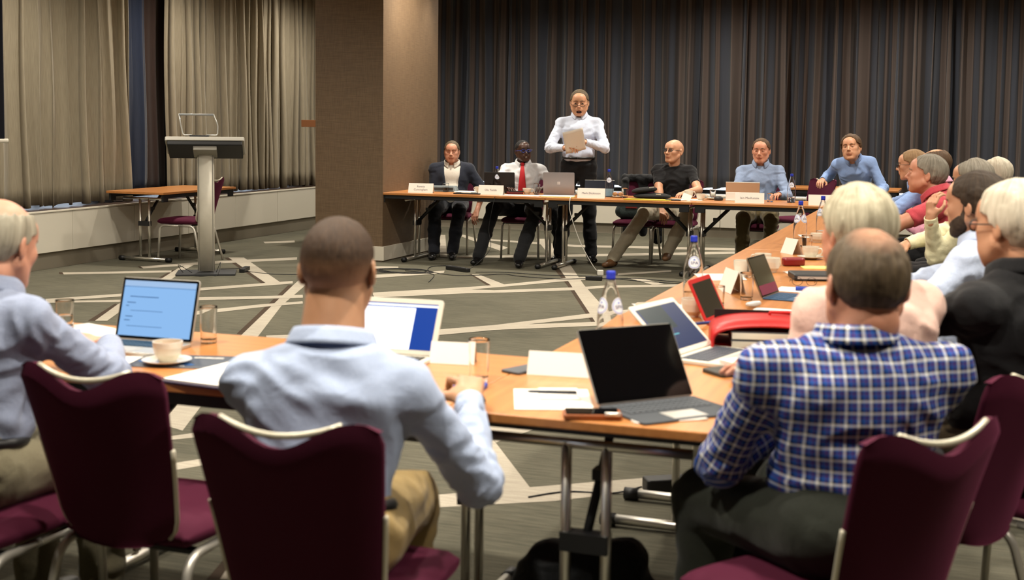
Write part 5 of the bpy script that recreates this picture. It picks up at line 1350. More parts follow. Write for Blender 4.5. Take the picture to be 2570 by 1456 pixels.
# ---------------------------------------------------------------- things on the tables
Z0 = .7405
m_porc = mat('porcelain', 'd9d2c2', .2, coat=.3); m_coffee = mat('milky_coffee', '9a6f42', .3)
m_gl = mat('clear_glass', 'ffffff', .0, trans=1.0, ior=1.3); m_water = mat('water', 'f4fbff', .0, trans=1.0, ior=1.2)
m_cap = mat('blue_cap', '2438b8', .4); m_lab = mat('label_white', 'dfe3ea', .5); m_labb = mat('label_blue', '5b7fd0', .5); m_ink = mat('ink_navy', '27347a', .6); m_inkg = mat('ink_grey', '6a6a70', .7)
m_yel = mat('paper_yellow', 'd9d37a', .8); m_white = mat('white_plastic', 'd6d2c8', .35)
m_dk = mat('dark_screen', '040406', .08, spec=.35)
def look(x, y):
    """angle that turns a thing's front (-y) to the middle of the near side"""
    return math.atan2(-(0-x), (0-y))+PI
def bottle(x, y, label, s=1.0, lab_ang=(0,), water=.07, group='water bottles with blue caps'):
    t = thing('water_bottle', label, 'bottle', (x, y, Z0), look(x, y), group)
    pr = [(.001, .002), (.034, .0), (.0405, .006), (.0415, .02), (.0415, .135), (.040, .155), (.035, .180), (.027, .210), (.0185, .238), (.0145, .250), (.0140, .266)]
    pr = [(r*s, z*s) for r, z in pr]
    MB().lathe(pr, 28, cap=False).build('bottle_body', m_gl, t, solid=.0016)
    b = MB(); b.lathe([(.0005, .004), (.0385*s, .006), (.0392*s, .02), (.0392*s, water*s), (.0005, water*s)], 24, cap=False); b.build('water', m_water, t)
    b = MB(); b.lathe([(.0145, .258), (.0150, .262), (.0150, .282), (.0135, .286), (.0005, .286)], 20, M=Matrix.Scale(s, 4), cap=False); b.build('cap', m_cap, t)
    def rad(z):
        for (r0, z0), (r1, z1) in zip(pr, pr[1:]):
            if z0 <= z <= z1 and z1 > z0: return r0+(r1-r0)*(z-z0)/(z1-z0)
        return pr[5][0]
    zc = .176*s
    def sp(px, pz, off, a0):
        z = zc+pz; r = rad(z)+off; a = a0+px/(.037*s); return (r*math.sin(a), -r*math.cos(a), z)
    for a0 in lab_ang:
        b = MB(); n = 28
        def ring(r0, r1, off, mi):
            b.grid(lambda u, v: sp((r0+(r1-r0)*v)*math.sin(2*PI*u), (r0+(r1-r0)*v)*math.cos(2*PI*u), off, a0), n, 3, mi)
        ring(.0, .0265*s, .0014, 0); ring(.0215*s, .0235*s, .0018, 1)
        # small mountain mark above the word
        b.add([sp(-.007*s, .008*s, .002, a0), sp(.007*s, .008*s, .002, a0), sp(0, .015*s, .002, a0)], [(0, 1, 2)], 1)
        lo = b.build('bottle_label', [m_lab, m_labb], t)
        tx = text_obj('label_writing', 'SPA', .017*s, m_ink, lo, Matrix.Identity(4), .0001, sx=1.15)
        for v in tx.data.vertices: v.co = sp(v.co.x, v.co.y-.003*s, .0021, a0)
    return t
bottle(-1.078, 3.995, 'water bottle standing behind the big black tablet, half full', 1.0, (-.95, .85), .10)
bottle(-1.10, 5.42, 'water bottle with its round label facing the viewer, behind the red tablet', 1.0, (.1,), .045)
bottle(-1.00, 8.25, 'water bottle beside the stacked cups, third along the right row', 1.0, (-.7, .8), .05)
bottle(-.935, 8.93, 'water bottle half hidden by the white hair, farthest of the right row', 1.0, (-.6,), .05)
bottle(-4.78, 12.97, 'water bottle in front of the black laptop on the far table', 1.0, (.1,), .08)
bottle(-3.52, 12.9, 'water bottle beside the blue-grey tablet in front of the standing man', 1.0, (.05,), .06)
bottle(-1.655, 12.87, 'water bottle at the right of the far table, by the slate blue shirt', 1.0, (.0,), .05)

def glass(x, y, label, r=.033, h=.105, z=Z0, fill=0, group='drinking glasses'):
    t = thing('drinking_glass', label, 'glass', (x, y, z), 0, group)
    b = MB(); b.lathe([(.0005, .0), (r*.86, .0), (r*.9, .008), (r, h), (r-.002, h), (r*.9-.0025, .012), (.0005, .011)], 24, cap=False); b.build('glass_body', m_gl, t)
    if fill:
        b = MB(); b.lathe([(.0005, .0125), (r*.9-.0032, .0135), (r*.93-.003, fill), (.0005, fill)], 20, cap=False); b.build('water', m_water, t)
    return t
glass(-3.05, 3.80, 'drinking glass half hidden behind the old man\'s shoulder', fill=.05)
glass(-2.42, 3.75, 'tall drinking glass behind the laptop with the blue document', .03, .125)
glass(-1.34, 3.50, 'empty tall glass just beyond the hand of the man with the buzz cut', .031, .125)
glass(-.90, 5.60, 'tall upturned glass beside the blue tablet keyboard', .030, .12)
glass(-.985, 5.36, 'short glass beside the red tablet', .033, .085)
glass(-1.0, 6.42, 'small glass in front of the stacked white cups', .033, .08, fill=.03)
glass(-.93, 8.02, 'glass next to the third water bottle of the right row', .033, .09)
glass(-5.33, 12.87, 'short glass on the far table in front of the dark jacket', .034, .095, fill=.02)
glass(-4.86, 12.90, 'glass just left of the bottle on the far table', .034, .10, fill=.03)
glass(-4.31, 12.92, 'glass between the far coffee cup and the silver laptop', .034, .115)
glass(-3.33, 12.83, 'glass standing by the wrapped pastries', .034, .10)
glass(-2.46, 13.02, 'small glass standing on a saucer beside the round black mouse', .032, .08, Z0+.02)
glass(-1.86, 12.88, 'small glass in front of the slate blue shirt, left of its bottle', .034, .085)

def saucer(x, y, label, rot=0):
    t = thing('saucer', label, 'saucer', (x, y, Z0), rot, 'white saucers')
    b = MB(); b.lathe([(.0005, .003), (.030, .003), (.034, .0), (.038, .004), (.075, .014), (.0765, .0165), (.040, .0085), (.0005, .007)], 32, cap=False); b.build('plate', m_porc, t); return t
def cup(x, y, label, z=0, rot=0, r=.046, h=.062, fill=True, group='white coffee cups'):
    t = thing('coffee_cup', label, 'cup', (x, y, Z0+z), rot, group)
    b = MB(); b.lathe([(.0005, .0), (r*.58, .0), (r*.62, .006), (r*.86, .022), (r*.98, h*.7), (r, h), (r-.003, h), (r*.92, h*.7), (r*.75, .02), (.0005, .008)], 32, cap=False); b.build('cup_body', m_porc, t)
    b = MB(); b.tube(smooth_path([(r*.93, 0, h*.82), (r*1.30, 0, h*.86), (r*1.48, 0, h*.60), (r*1.25, 0, h*.34), (r*.84, 0, h*.30)], 5), .0042, 8); b.build('cup_handle', m_porc, t)
    if fill:
        b = MB(); b.lathe([(.0005, h*.80), (r*.955, h*.80)], 28, cap=False); b.build('coffee', m_coffee, t)
    return t
saucer(-2.325, 3.37, 'saucer under the coffee cup in front of the old man\'s laptop'); cup(-2.325, 3.375, 'full white coffee cup in front of the laptop with the blue document', .009, PI*.85)
cup(-1.16, 4.86, 'wide white cup of milky coffee behind the open white laptop', 0, 2.4, .05); cup(-1.02, 5.02, 'white coffee cup next to the red tablet', 0, .6, .044, .072)
cup(-1.06, 6.43, 'tall white cup behind the folded white name card', 0, 2.0, .042, .085, False)
cup(-1.03, 6.92, 'white cup behind the tilted blue-bound tablet, left one', 0, 3.0, .045, .075, False); cup(-.955, 6.72, 'white cup behind the tilted blue-bound tablet, right one', 0, 1.0, .045, .075, False)
saucer(-.845, 7.48, 'saucer with a cup in front of the white-haired man, near the red case'); cup(-.845, 7.485, 'white coffee cup on the saucer near the small red case', .009, -.3, .048, .062)
saucer(-.80, 8.45, 'saucer with a cup farther along the right row, beside two bottles'); cup(-.80, 8.455, 'white coffee cup on the farther saucer beside two bottles', .009, .2, .046, .062)
cup(-.93, 8.58, 'white cup standing between the two far bottles of the right row', 0, 2.2, .044, .06, False)
cup(-4.985, 12.97, 'white coffee cup behind a name card on the far table', 0, 2.8, .047, .062, False)
cup(-4.43, 12.95, 'white coffee cup in front of the man with the red tie', 0, .2, .047, .062, False)
cup(-2.545, 12.83, 'white coffee cup in front of the bald man\'s right side on the far table', 0, .1, .046, .064, False)
cup(-2.70, 12.98, 'shaded white cup behind the badge on the far table', 0, .1, .045, .085, False)
saucer(-2.46, 13.02, 'saucer under the small glass on the far table')

def paper(x, y, w_, h_, rz, label, m=None, z=.0, thick=.0012, group=None, curl=0):
    t = thing('sheet_of_paper', label, 'paper', (x, y, Z0+z), rz, group)
    b = MB(); b.grid(lambda u, v: ((u-.5)*w_, (v-.5)*h_, .0012+curl*(abs(u-.5)*2)**3*.02), 8, 4); b.build('sheet', m or m_paperw, t, solid=thick); return t
def card(x, y, rz, label, txt=None, w_=.21, h_=.095, z=0, dy=.035, group='folded name cards', tilt=0):
    t = thing('name_card', label, 'name card', (x, y, Z0+z), rz, group)
    b = MB()
    b.add([(-w_/2, -dy, 0), (w_/2, -dy, 0), (w_/2, 0, h_), (-w_/2, 0, h_), (w_/2, dy, 0), (-w_/2, dy, 0)], [(0, 1, 2, 3), (3, 2, 4, 5)], 0)
    b.build('folded_card', m_paperw, t, solid=.0008)
    if txt:
        a = math.atan2(h_, dy)
        M = Matrix.Translation((0, -dy*.5-.0012, h_*.5)) @ Matrix.Rotation(a, 4, 'X')
        lines = txt.split('\n')
        for k, ln in enumerate(lines):
            text_obj('writing', ln, .030, m_inkg, t, M @ Matrix.Translation((0, (.5*(len(lines)-1)-k)*.034, 0)), .0002)
    return t
paper(-2.95, 3.78, .21, .297, 1.2, 'white papers at the far edge of the table, left of the blue-screen laptop')
paper(-2.46, 3.36, .13, .16, .3, 'corner of a white sheet peeking out under the old man\'s laptop')
t = paper(-2.30, 3.42, .30, .21, .25, 'dark blue and grey brochure lying under the saucer', mat('brochure_slate', '3d4450', .5), 0, .0015)
t.name = 'brochure'; t['category'] = 'brochure'
MB().add([(-.14, -.02, .0032), (-.02, -.095, .0032), (.06, -.06, .0032), (-.06, .04, .0032)], [(0, 1, 2, 3)]).build('blue_picture', mat('brochure_blue', '2b5f9e', .5), t)
b = MB(); rr = random.Random(2)
for k in range(16): b.box((.02+.006*k, .055+.003*rr.random(), .0034), (.0045, .012+.004*rr.random(), .0004)); b.box((-.09+.008*k, -.082, .0034), (.006, .009, .0004))
b.build('brochure_writing', m_paperw, t)
t = thing('document_folder', 'white sheets on a thin dark folder between the two near chairs', 'folder', (-2.04, 3.27, Z0), -.12)
MB().box((0, 0, .003), (.25, .33, .006)).build('folder_cover', mat('folder_purple', '2e2138', .5), t, bevel=.001); MB().box((.0, .004, .0085), (.235, .315, .005)).build('sheet', m_paperw, t)
card(-1.52, 3.74, .12, 'blank folded card right of the white laptop showing a bright screen', None, .14, .065, dy=.03)
card(-1.115, 3.69, .10, 'blank folded white card just left of the big black tablet', None, .26, .068, dy=.03)
card(-1.01, 5.86, -1.1, 'folded white card standing between the red and the blue-bound tablet', None, .20, .10)
card(-.985, 7.75, -.95, 'small card propped near the third bottle of the right row', None, .15, .09)
fa = look(-4.5, 13)*.0+.16
card(-5.50, 12.60, fa, 'name card with two lines of writing at the left end of the far table', 'Ronnie\nCunningham', .27, .10)
card(-4.72, 12.64, fa-.1, 'name card leaning slightly in front of the black far laptop', 'Olu Tunde', .27, .10)
card(-3.62, 12.60, fa, 'name card with one long name in front of the standing man', 'Mark Dickinson', .28, .10)
card(-2.02, 12.60, fa, 'name card standing in front of the brown-reflecting tablet', 'Iain MacKenzie', .28, .10)
card(-1.33, 12.62, fa, 'plain white card at the right end of the far table', None, .26, .10)

def laptop(x, y, rz, w_, d_, ang, label, body, lidm, scr, keys=m_dk, bez=.010, logo=None, bezm=None, keyc=None, thick=.012, name='laptop', cat='laptop', z=0):
    """hinge at the origin, keyboard towards -y"""
    t = thing(name, label, cat, (x, y, Z0+z), rz, None)
    MB().rbox((0, -d_/2, thick/2), (w_, d_, thick), .012).build('base', body, t, bevel=.002)
    k = MB(); nx, ny = 14, 5
    k.box((0, -d_*.33, thick+.0003), (w_*.86, d_*.46, .0006), 0)
    kw_, kd = w_*.84/nx, d_*.43/ny
    for i in range(nx):
        for j in range(ny): k.box((-w_*.42+kw_*(i+.5), -d_*.33-d_*.215+kd*(j+.5), thick+.0014), (kw_*.82, kd*.8, .0018), 1)
    k.build('keyboard', [keys, keyc or keys], t)
    if d_ > .15: MB().box((0, -d_*.78, thick+.0004), (w_*.34, d_*.32, .0006)).build('touchpad', mat('touchpad_grey', 'a8a59e', .35), t)
    M = Matrix.Translation((0, .0, thick)) @ Matrix.Rotation(ang, 4, 'X')   # lid rises along local z, leaning back by ang
    M = Matrix.Translation((0, .0, thick)) @ Matrix.Rotation(-ang, 4, 'X')
    q = MB(); q.rbox((0, 0, 0), (w_, d_*.98, .006), .012, M=M @ Matrix.Translation((0, .0, d_*.49)) @ Matrix.Rotation(PI/2, 4, 'X')); lid = q.build('lid', lidm, t, bevel=.0015)
    q = MB(); q.box((0, -.0034, d_*.49), (w_-.006, .0008, d_*.98-.006), M=M); q.build('bezel', bezm or m_dk, lid)
    sc = MB()
    for (x0, z0, x1, z1, mi) in scr[1]:
        W_, H_ = w_-2*bez, d_*.98-2*bez
        sc.box((-W_/2+W_*(x0+x1)/2, -.0042-.0002*mi, bez+H_*(z0+z1)/2), (W_*(x1-x0), .0006, H_*(z1-z0)), mi, M=M)
    sc.build('screen', scr[0], lid)
    if logo:
        q = MB()
        for a in (-1, 1):
            for c in (-1, 1): q.box((a*.0078, .0036, d_*.5+c*.0078), (.014, .0006, .014), M=M)
        q.build('logo', logo, lid)
    return t
def glow(name, c, s): return mat(name, '050505', .3, spec=.15, emit=c, estr=s)
s_blue = glow('screen_pale_blue', '8fbdf0', .95); s_bar = glow('screen_bar', 'a9c8ee', .9); s_line = glow('screen_text', '4d79b5', .6)
scr = [(0, 0, 1, 1, 0), (0, .90, 1, 1, 1), (0, .885, 1, .893, 2), (.10, .70, .50, .715, 2), (.07, .59, .19, .605, 2), (.06, .53, .10, .545, 2), (.13, .45, .58, .459, 2), (.07, .34, .17, .355, 2), (.06, .27, .14, .285, 2), (.10, .17, .60, .179, 2)]
laptop(-2.575, 3.655, .03, .30, .215, .28, 'aluminium laptop showing a pale blue document, in front of the old man', m_alu, m_alu, ([s_blue, s_bar, s_line], scr), keys=mat('keys_slate', '2b4358', .5), bez=.011)
s_wht = glow('screen_bright_white', 'f6f9ff', 1.9); s_db = glow('screen_deep_blue', '1f4fb4', .8)
laptop(-1.735, 3.74, .05, .30, .195, .50, 'white laptop with a bright screen in front of the man with the buzz cut', mat('laptop_white', 'cbc6b8', .35), mat('laptop_white', 'cbc6b8', .35), ([s_db, s_wht], [(0, 0, 1, 1, 0), (.0, .93, 1, .97, 1), (0, 0, .72, .90, 1)]), bez=.017, bezm=mat('laptop_white', 'cbc6b8', .35))
laptop(-.812, 3.40, .828, .312, .225, .56, 'big black tablet on its kickstand with a grey keyboard cover, at the near corner', mat('keyboard_cover_grey', '3c4045', .8), mat('tablet_edge', '8e8c86', .3, metal=.6), ([m_dk], [(0, 0, 1, 1, 0)]), keys=mat('keyboard_cover_grey', '3c4045', .8), keyc=mat('keys_grey', '4a4e53', .7), bez=.012, thick=.006, name='tablet_computer', cat='tablet')
s_nav = glow('screen_navy', '1c3f7a', .55); s_tea = glow('screen_teal', '2b4a4f', .5); s_cy = glow('screen_cyan', '5fc0cf', .9)
laptop(-.845, 4.175, 1.32, .32, .222, .82, 'open white laptop showing a dark blue screen, turned sideways', mat('laptop_white', 'cbc6b8', .35), mat('laptop_white', 'cbc6b8', .35), ([s_nav, s_tea, s_cy], [(0, 0, 1, 1, 0), (.05, .45, .62, 1, 1), (.22, .30, .52, .325, 2)]), bez=.020, bezm=mat('laptop_white', 'cbc6b8', .35), keys=mat('keys_dark_grey', '4b4f58', .5))
m_red = mat('red_leather', 'b81f1e', .4, bump=.05)
laptop(-.91, 4.95, 1.45, .26, .18, .45, 'tablet in a red leather case standing beside the red bag', m_red, m_red, ([mat('screen_grey_reflect', '35332a', .15)], [(0, 0, 1, 1, 0)]), keys=m_red, bez=.018, bezm=m_red, thick=.006, name='tablet_computer', cat='tablet')
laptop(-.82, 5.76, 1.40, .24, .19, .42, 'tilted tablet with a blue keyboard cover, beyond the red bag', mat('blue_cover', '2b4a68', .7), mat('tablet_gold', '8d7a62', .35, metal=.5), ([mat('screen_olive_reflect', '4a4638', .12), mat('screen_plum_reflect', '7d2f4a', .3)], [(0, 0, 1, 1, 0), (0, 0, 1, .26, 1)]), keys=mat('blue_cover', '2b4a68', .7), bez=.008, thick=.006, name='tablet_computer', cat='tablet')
laptop(-4.75, 12.98, PI+.2, .33, .22, .16, 'black laptop seen from behind in front of the man with the red tie', mat('laptop_black', '17181a', .5), mat('laptop_black', '17181a', .5), ([m_dk], [(0, 0, 1, 1, 0)]))
b = MB(); b.box((0, .0, 0), (.05, .001, .02), M=Matrix.Translation((-4.84, 12.945, .93)) @ Matrix.Rotation(.2, 4, 'Z') @ Matrix.Rotation(.5, 4, 'Y')); 
o = b.build('laptop_sticker', mat('sticker_cream', 'b9a67a', .5)); tag(o, 'small cream sticker on the lid of the black far laptop', 'sticker')
laptop(-4.07, 12.93, PI+.2, .33, .235, .14, 'silver laptop with a four-square emblem, seen from behind by the standing man', mat('laptop_silver', '9c9aa0', .35, metal=.5), mat('laptop_silver', '9c9aa0', .35, metal=.5), ([m_dk], [(0, 0, 1, 1, 0)]), logo=mat('logo_pale', 'd8d8dc', .4))
t = thing('tablet_computer', 'dark blue tablet propped on a grey cover in front of the standing man', 'tablet', (-3.64, 12.96, Z0), .15)
M = Matrix.Rotation(-.3, 4, 'X'); MB().box((0, 0, .125), (.31, .008, .09), M=M).build('screen', mat('tablet_navy', '151b2a', .25), t, bevel=.002); MB().box((0, -.004, .045), (.30, .006, .075), M=M).build('cover', mat('cover_bluegrey', '7f95a0', .6), t, bevel=.002); MB().box((0, .002, .172), (.31, .007, .004), M=M).build('edge_strip', m_alu, t); MB().box((0, .05, .004), (.30, .16, .006)).build('base', mat('cover_bluegrey', '7f95a0', .6), t)
t = thing('tablet_computer', 'tablet seen from behind with brown reflection on its back above a white stand, far table', 'tablet', (-2.14, 12.90, Z0), .13)
M = Matrix.Rotation(-.22, 4, 'X'); MB().box((0, 0, .135), (.335, .008, .105), M=M).build('tablet_back', mat('tablet_brown_reflect', '9a7455', .3, metal=.4), t, bevel=.002); MB().box((0, -.004, .045), (.33, .006, .085), M=M).build('stand', m_white, t, bevel=.002); MB().box((0, 0, .1885), (.335, .009, .006), M=M).build('edge_strip', m_alu, t); MB().box((0, .06, .004), (.33, .16, .006)).build('base', m_white, t)  # brownish reflection on the tablet back is painted into its colour
# conference unit by the first name card
t = thing('tablet_computer', 'grey tablet on a wedge stand behind the leftmost name card', 'tablet', (-5.40, 12.95, Z0), .16)
b = MB(); b.add([(-.17, -.06, 0), (.17, -.06, 0), (.17, .07, 0), (-.17, .07, 0), (-.15, -.035, .062), (.13, -.035, .062), (.15, .06, .062), (-.13, .06, .062)], [(0, 3, 2, 1), (4, 5, 6, 7), (0, 1, 5, 4), (1, 2, 6, 5), (2, 3, 7, 6), (3, 0, 4, 7)], 0); b.build('wedge', mat('unit_grey', '6c7476', .5), t, bevel=.006)
b = MB(); b.box((.0, -.062, .03), (.26, .004, .03)); b.build('front_strip', mat('unit_dark', '35393b', .5), t)
t = thing('tablet_computer', 'flat black tablet with a white strip beside the second name card', 'tablet', (-4.98, 12.66, Z0), .15)
MB().rbox((0, 0, .006), (.30, .17, .012), .012).build('tablet_case', m_black, t, bevel=.003); MB().box((-.02, -.03, .0135), (.10, .03, .003)).build('paper_strip', m_paperw, t)
paper(-5.12, 12.98, .25, .20, .1, 'white papers behind the flat black tablet on the far table', None, 0, .014)
paper(-4.40, 12.66, .42, .20, .1, 'white papers lying in front of the black laptop and coffee cup', None, 0, .004)
t = thing('notepad', 'yellow-edged notepad under the silver laptop at the table edge', 'notepad', (-3.98, 12.62, Z0), .2); MB().box((0, 0, .003), (.34, .22, .006)).build('cover', m_yel, t); MB().box((0, 0, .009), (.33, .20, .006)).build('sheet', m_paperw, t)
t = thing('wallet', 'dark red wallet with phone beside the black laptop', 'wallet', (-4.55, 12.90, Z0), .5); MB().rbox((0, 0, .012), (.17, .09, .024), .01).build('cover', mat('wallet_red', '5d1a1c', .5), t, bevel=.004); MB().box((.01, -.01, .029), (.15, .07, .008)).build('phone', m_black, t, bevel=.002)
t = thing('wrapped_pastries', 'small plate of wrapped pastries beside the glass on the far table', 'food', (-3.42, 12.88, Z0), 0)
b = MB(); b.lathe([(.0005, .002), (.05, .002), (.075, .012)], 24, cap=False); b.build('plate', m_porc, t)
for k, (x, y, c) in enumerate(((-.025, 0, '9a6a3e'), (.03, .01, 'a8774a'), (0, .03, '8d8fb8'))):
    b = MB(); b.lathe([(.0005, -.022), (.018, -.016), (.026, 0), (.018, .016), (.0005, .022)], 12, M=Matrix.Translation((x, y, .032)) @ Matrix.Scale(1.15, 4, (1, 0, 0))); b.build('pastry', mat('pastry_%d' % k, c, .6), t)
def beret(x, y, z, rz, label, r=.15, tilt=0):
    t = thing('beret', label, 'hat', (x, y, z), rz, 'black berets on the far table')
    M = Matrix.Rotation(tilt, 4, 'Y')
    b = MB(); b.lathe([(.07, .0), (.085, .004), (r*.93, .010), (r, .022), (r*.96, .036), (r*.7, .050), (r*.3, .056), (.0005, .057)], 28, M=M @ Matrix.Scale(1.15, 4, (1, 0, 0))); b.build('crown', mat('beret_felt', '101011', .95, bump=.3, bscale=90), t)
    b = MB(); b.tube([tuple(M @ Vector((.085*1.15*math.cos(a), .085*math.sin(a), .006))) for a in [2*PI*k/24 for k in range(25)]], .006, 8, cap=False); b.build('band', m_blackp, t)
    b = MB(); b.box((.08, -r*.80, .05), (.05, .004, .012), M=M); b.build('badge', m_silver, t)
    return t
beret(-3.05, 12.86, Z0, .1, 'black beret lying flat on the far table, under a smaller one', .17); beret(-3.13, 12.86, Z0+.058, .2, 'smaller black beret resting on top of the other one', .115, -.12)
t = thing('document_folder', 'bright yellow folder under the black berets at the table edge', 'folder', (-3.02, 12.56, Z0), .0); MB().box((0, 0, .004), (.46, .17, .008)).build('folder_cover', mat('folder_yellow', 'b5a32a', .5), t)
t = thing('phone', 'black phone lying on the far table in front of the bald man', 'phone', (-2.78, 12.62, Z0), .1); MB().rbox((0, 0, .006), (.15, .075, .012), .008).build('phone_body', m_black, t, bevel=.002)
paper(-2.70, 12.80, .36, .22, .1, 'white papers in front of the bald man on the far table')
t = thing('name_badge', 'white lanyard badge propped at the edge of the far table', 'badge', (-2.66, 12.62, Z0), .3); MB().box((0, 0, .045), (.09, .003, .07), M=Matrix.Rotation(-.5, 4, 'X') @ Matrix.Rotation(.4, 4, 'Y')).build('card', m_paperw, t)
t = thing('computer_mouse', 'round black computer mouse left of the brown-reflecting tablet', 'mouse', (-2.375, 12.88, Z0), 0)
b = MB(); b.lathe([(.0005, .0), (.04, .0), (.047, .012), (.042, .030), (.025, .042), (.0005, .045)], 20, M=Matrix.Scale(1.2, 4, (0, 1, 0))); b.build('mouse_body', m_blackp, t)
# right row, near part
t = thing('notepad', 'white sheets with a notepad under the left edge of the big black tablet', 'notepad', (-1.06, 3.335, Z0), .35)
MB().box((0, 0, .0015), (.21, .26, .003)).build('sheet', m_paperw, t); MB().box((.02, .05, .006), (.11, .14, .006)).build('pad', m_paperw, t, bevel=.001)
def pen(x, y, z, rz, label, m, L=.14, r=.0045):
    t = thing('pen', label, 'pen', (x, y, z), rz, 'pens on the tables'); MB().tube([(-L/2, 0, r), (L/2-.012, 0, r), (L/2, 0, r)], [r, r, r*.3], 8).build('barrel', m, t); MB().box((-L*.28, 0, r*2.1), (L*.35, .003, .002)).build('clip', m_chrome, t); return t
pen(-1.075, 3.375, Z0+.009, 1.15+PI/2+.7, 'dark pen on the white notepad left of the big tablet', mat('pen_dark', '2b2f38', .3))
t = thing('phone', 'black phone in a tan leather case at the near table edge', 'phone', (-.90, 3.175, Z0), .35)
MB().rbox((0, 0, .007), (.15, .075, .014), .01).build('phone_case', mat('tan_leather', '8a4a22', .45), t, bevel=.003); MB().rbox((-.002, .002, .0155), (.135, .064, .003), .006).build('phone_screen', m_dk, t)
b = MB(); b.tube([(.03, -.036, .016), (.07, -.036, .016)], .006, 8); b.build('clasp', m_chrome, t)
paper(-.705, 3.215, .20, .035, .62, 'narrow white strip at the front of the grey keyboard cover', m_white, 0, .006)
t = thing('notepad', 'small white notepad in front of the sideways white laptop', 'notepad', (-.635, 3.99, Z0+.012), .9); MB().box((0, 0, .007), (.11, .13, .014)).build('sheet', m_paperw, t, bevel=.001); 
t = thing('wallet', 'dark grey wallet lying under the small white notepad', 'wallet', (-.655, 3.93, Z0), .8); MB().rbox((0, 0, .006), (.19, .11, .012), .012).build('cover', mat('wallet_dark', '3a3833', .6), t, bevel=.003)
# red bag with binders, open towards the viewer
t = thing('document_bag', 'red leather document bag lying open with white binders inside', 'bag', (-.65, 4.47, Z0), .22)
b = MB(); n = 22; W2, Hh, Dp = .19, .072, .30
def arc(u):
    a = PI*u; return (-W2*math.cos(a)*1.0, .02+Hh*math.sin(a)**.5)
out = [arc(k/n) for k in range(n+1)]
P_ = [(x, z) for x, z in out]; Q_ = [(x*.955, max(.008, z-.008)) for x, z in out]
ring = [(-W2, 0.0)]+P_+[(W2, 0.0)]; inn = [(-W2*.95, .008)]+Q_+[(W2*.95, .008)]
V = []; F = []
for yy in (-Dp/2, Dp/2):
    for (x, z) in ring: V.append((x, yy, z))
    for (x, z) in inn: V.append((x, yy, z))
m_ = len(ring)
for k in range(m_-1):
    F += [(k, k+1, 2*m_+k+1, 2*m_+k), (m_+k, 2*m_+m_+k, 2*m_+m_+k+1, m_+k+1), (k, m_+k, m_+k+1, k+1), (2*m_+k, 2*m_+k+1, 3*m_+k+1, 3*m_+k)]
F += [(0, 2*m_, 3*m_-1, m_-1), tuple([m_+k for k in range(m_)][::1])[:0] or (m_, m_+m_-1, 3*m_+m_-1, 3*m_)]
b.add(V, F, 0, True); b.box((0, Dp/2-.004, .055), (W2*1.8, .006, .09), 1); b.build('bag_shell', [m_red, mat('bag_lining', '1a0a0a', .9)], t)
for k, (zz, cc) in enumerate(((.024, 'b9b2a2'), (.053, 'cfc8b8'))):
    s_ = thing('ring_binder', ['lower pale binder inside the red document bag', 'upper white binder inside the red document bag'][k], 'binder', (-.645, 4.465, Z0+zz-.017), .22)
    MB().box((.02, -.005, .015), (.29, .27, .022), 0).build('binder_pages', mat('binder_pages_%d' % k, cc, .7), s_, bevel=.002); MB().box((.02, -.002, .028), (.295, .275, .004)).build('binder_cover', mat('binder_grey', '4a4d50', .5), s_)
b = MB(); b.tube(bend([(.02, .09, Hh+.018), (.02, .09, Hh+.03), (.12, .09, Hh+.03), (.12, .09, Hh+.016)], .01), .005, 8); b.build('bag_handle', m_red, t)
pen(-.90, 4.72, Z0+.02, .9, 'navy pen leaning beside the red tablet case', mat('pen_navy', '1b2a6a', .3), .15, .006)
paper(-.72, 5.29, .15, .21, 1.5, 'white sheet between the red bag and the blue keyboard'); t = thing('glasses_case', 'small pale glasses case on the white sheet behind the red bag', 'case', (-.83, 5.37, Z0+.003), 1.0)
b = MB(); b.lathe([(.0005, -.05), (.009, -.045), (.013, -.01), (.011, .03), (.0005, .045)], 12, M=Matrix.Translation((0, 0, .013)) @ Matrix.Rotation(PI/2, 4, 'Y')); b.build('case_body', m_silver, t)
paper(-1.16, 6.38, .21, .28, .4, 'white papers at the table edge behind the red tablet'); paper(-1.18, 5.20, .2, .25, .5, 'white papers behind the wide coffee cup'); paper(-.70, 6.03, .18, .26, 1.5, 'white papers under the blue highlighter')
pen(-.66, 6.0, Z0+.003, 0.1, 'thick blue highlighter on the white papers', mat('highlighter_blue', '2340a8', .4), .16, .010)
paper(-.80, 6.70, .14, .20, .4, 'white note beside the black folder on the right row'); paper(-.74, 7.04, .20, .14, .3, 'yellow note sheets near the small red case', m_yel, .0, .004)
t = thing('document_folder', 'black leather folder lying beyond the eyeglasses', 'folder', (-.70, 6.52, Z0), .3); MB().rbox((0, 0, .015), (.26, .20, .03), .01).build('folder_cover', m_black, t, bevel=.006); MB().box((0, -.1005, .016), (.23, .002, .012)).build('page_edge', m_silver, t)
t = thing('glasses_case', 'small dark red glasses case near the cup and saucer', 'case', (-.89, 7.08, Z0), .4); MB().rbox((0, 0, .022), (.12, .07, .044), .02).build('case_body', mat('case_red', '7a1418', .35), t, bevel=.012, seg=3)
t = thing('eyeglasses', 'thin eyeglasses lying on papers by the blue highlighter', 'glasses', (-.72, 6.16, Z0+.004), .2)
b = MB()
for s in (-1, 1): b.tube([(s*.033+.024*math.cos(a), -.004*math.sin(a)*0, .022+.019*math.sin(a)) for a in [2*PI*k/18 for k in range(19)]], .0012, 6, cap=False)
b.tube([(-.010, 0, .024), (0, -.002, .028), (.010, 0, .024)], .0012, 6)
for s in (-1, 1): b.tube([(s*.057, 0, .028), (s*.062, .07, .02), (s*.058, .13, .003)], .0012, 6)
b.build('wire_frame', m_black, t)
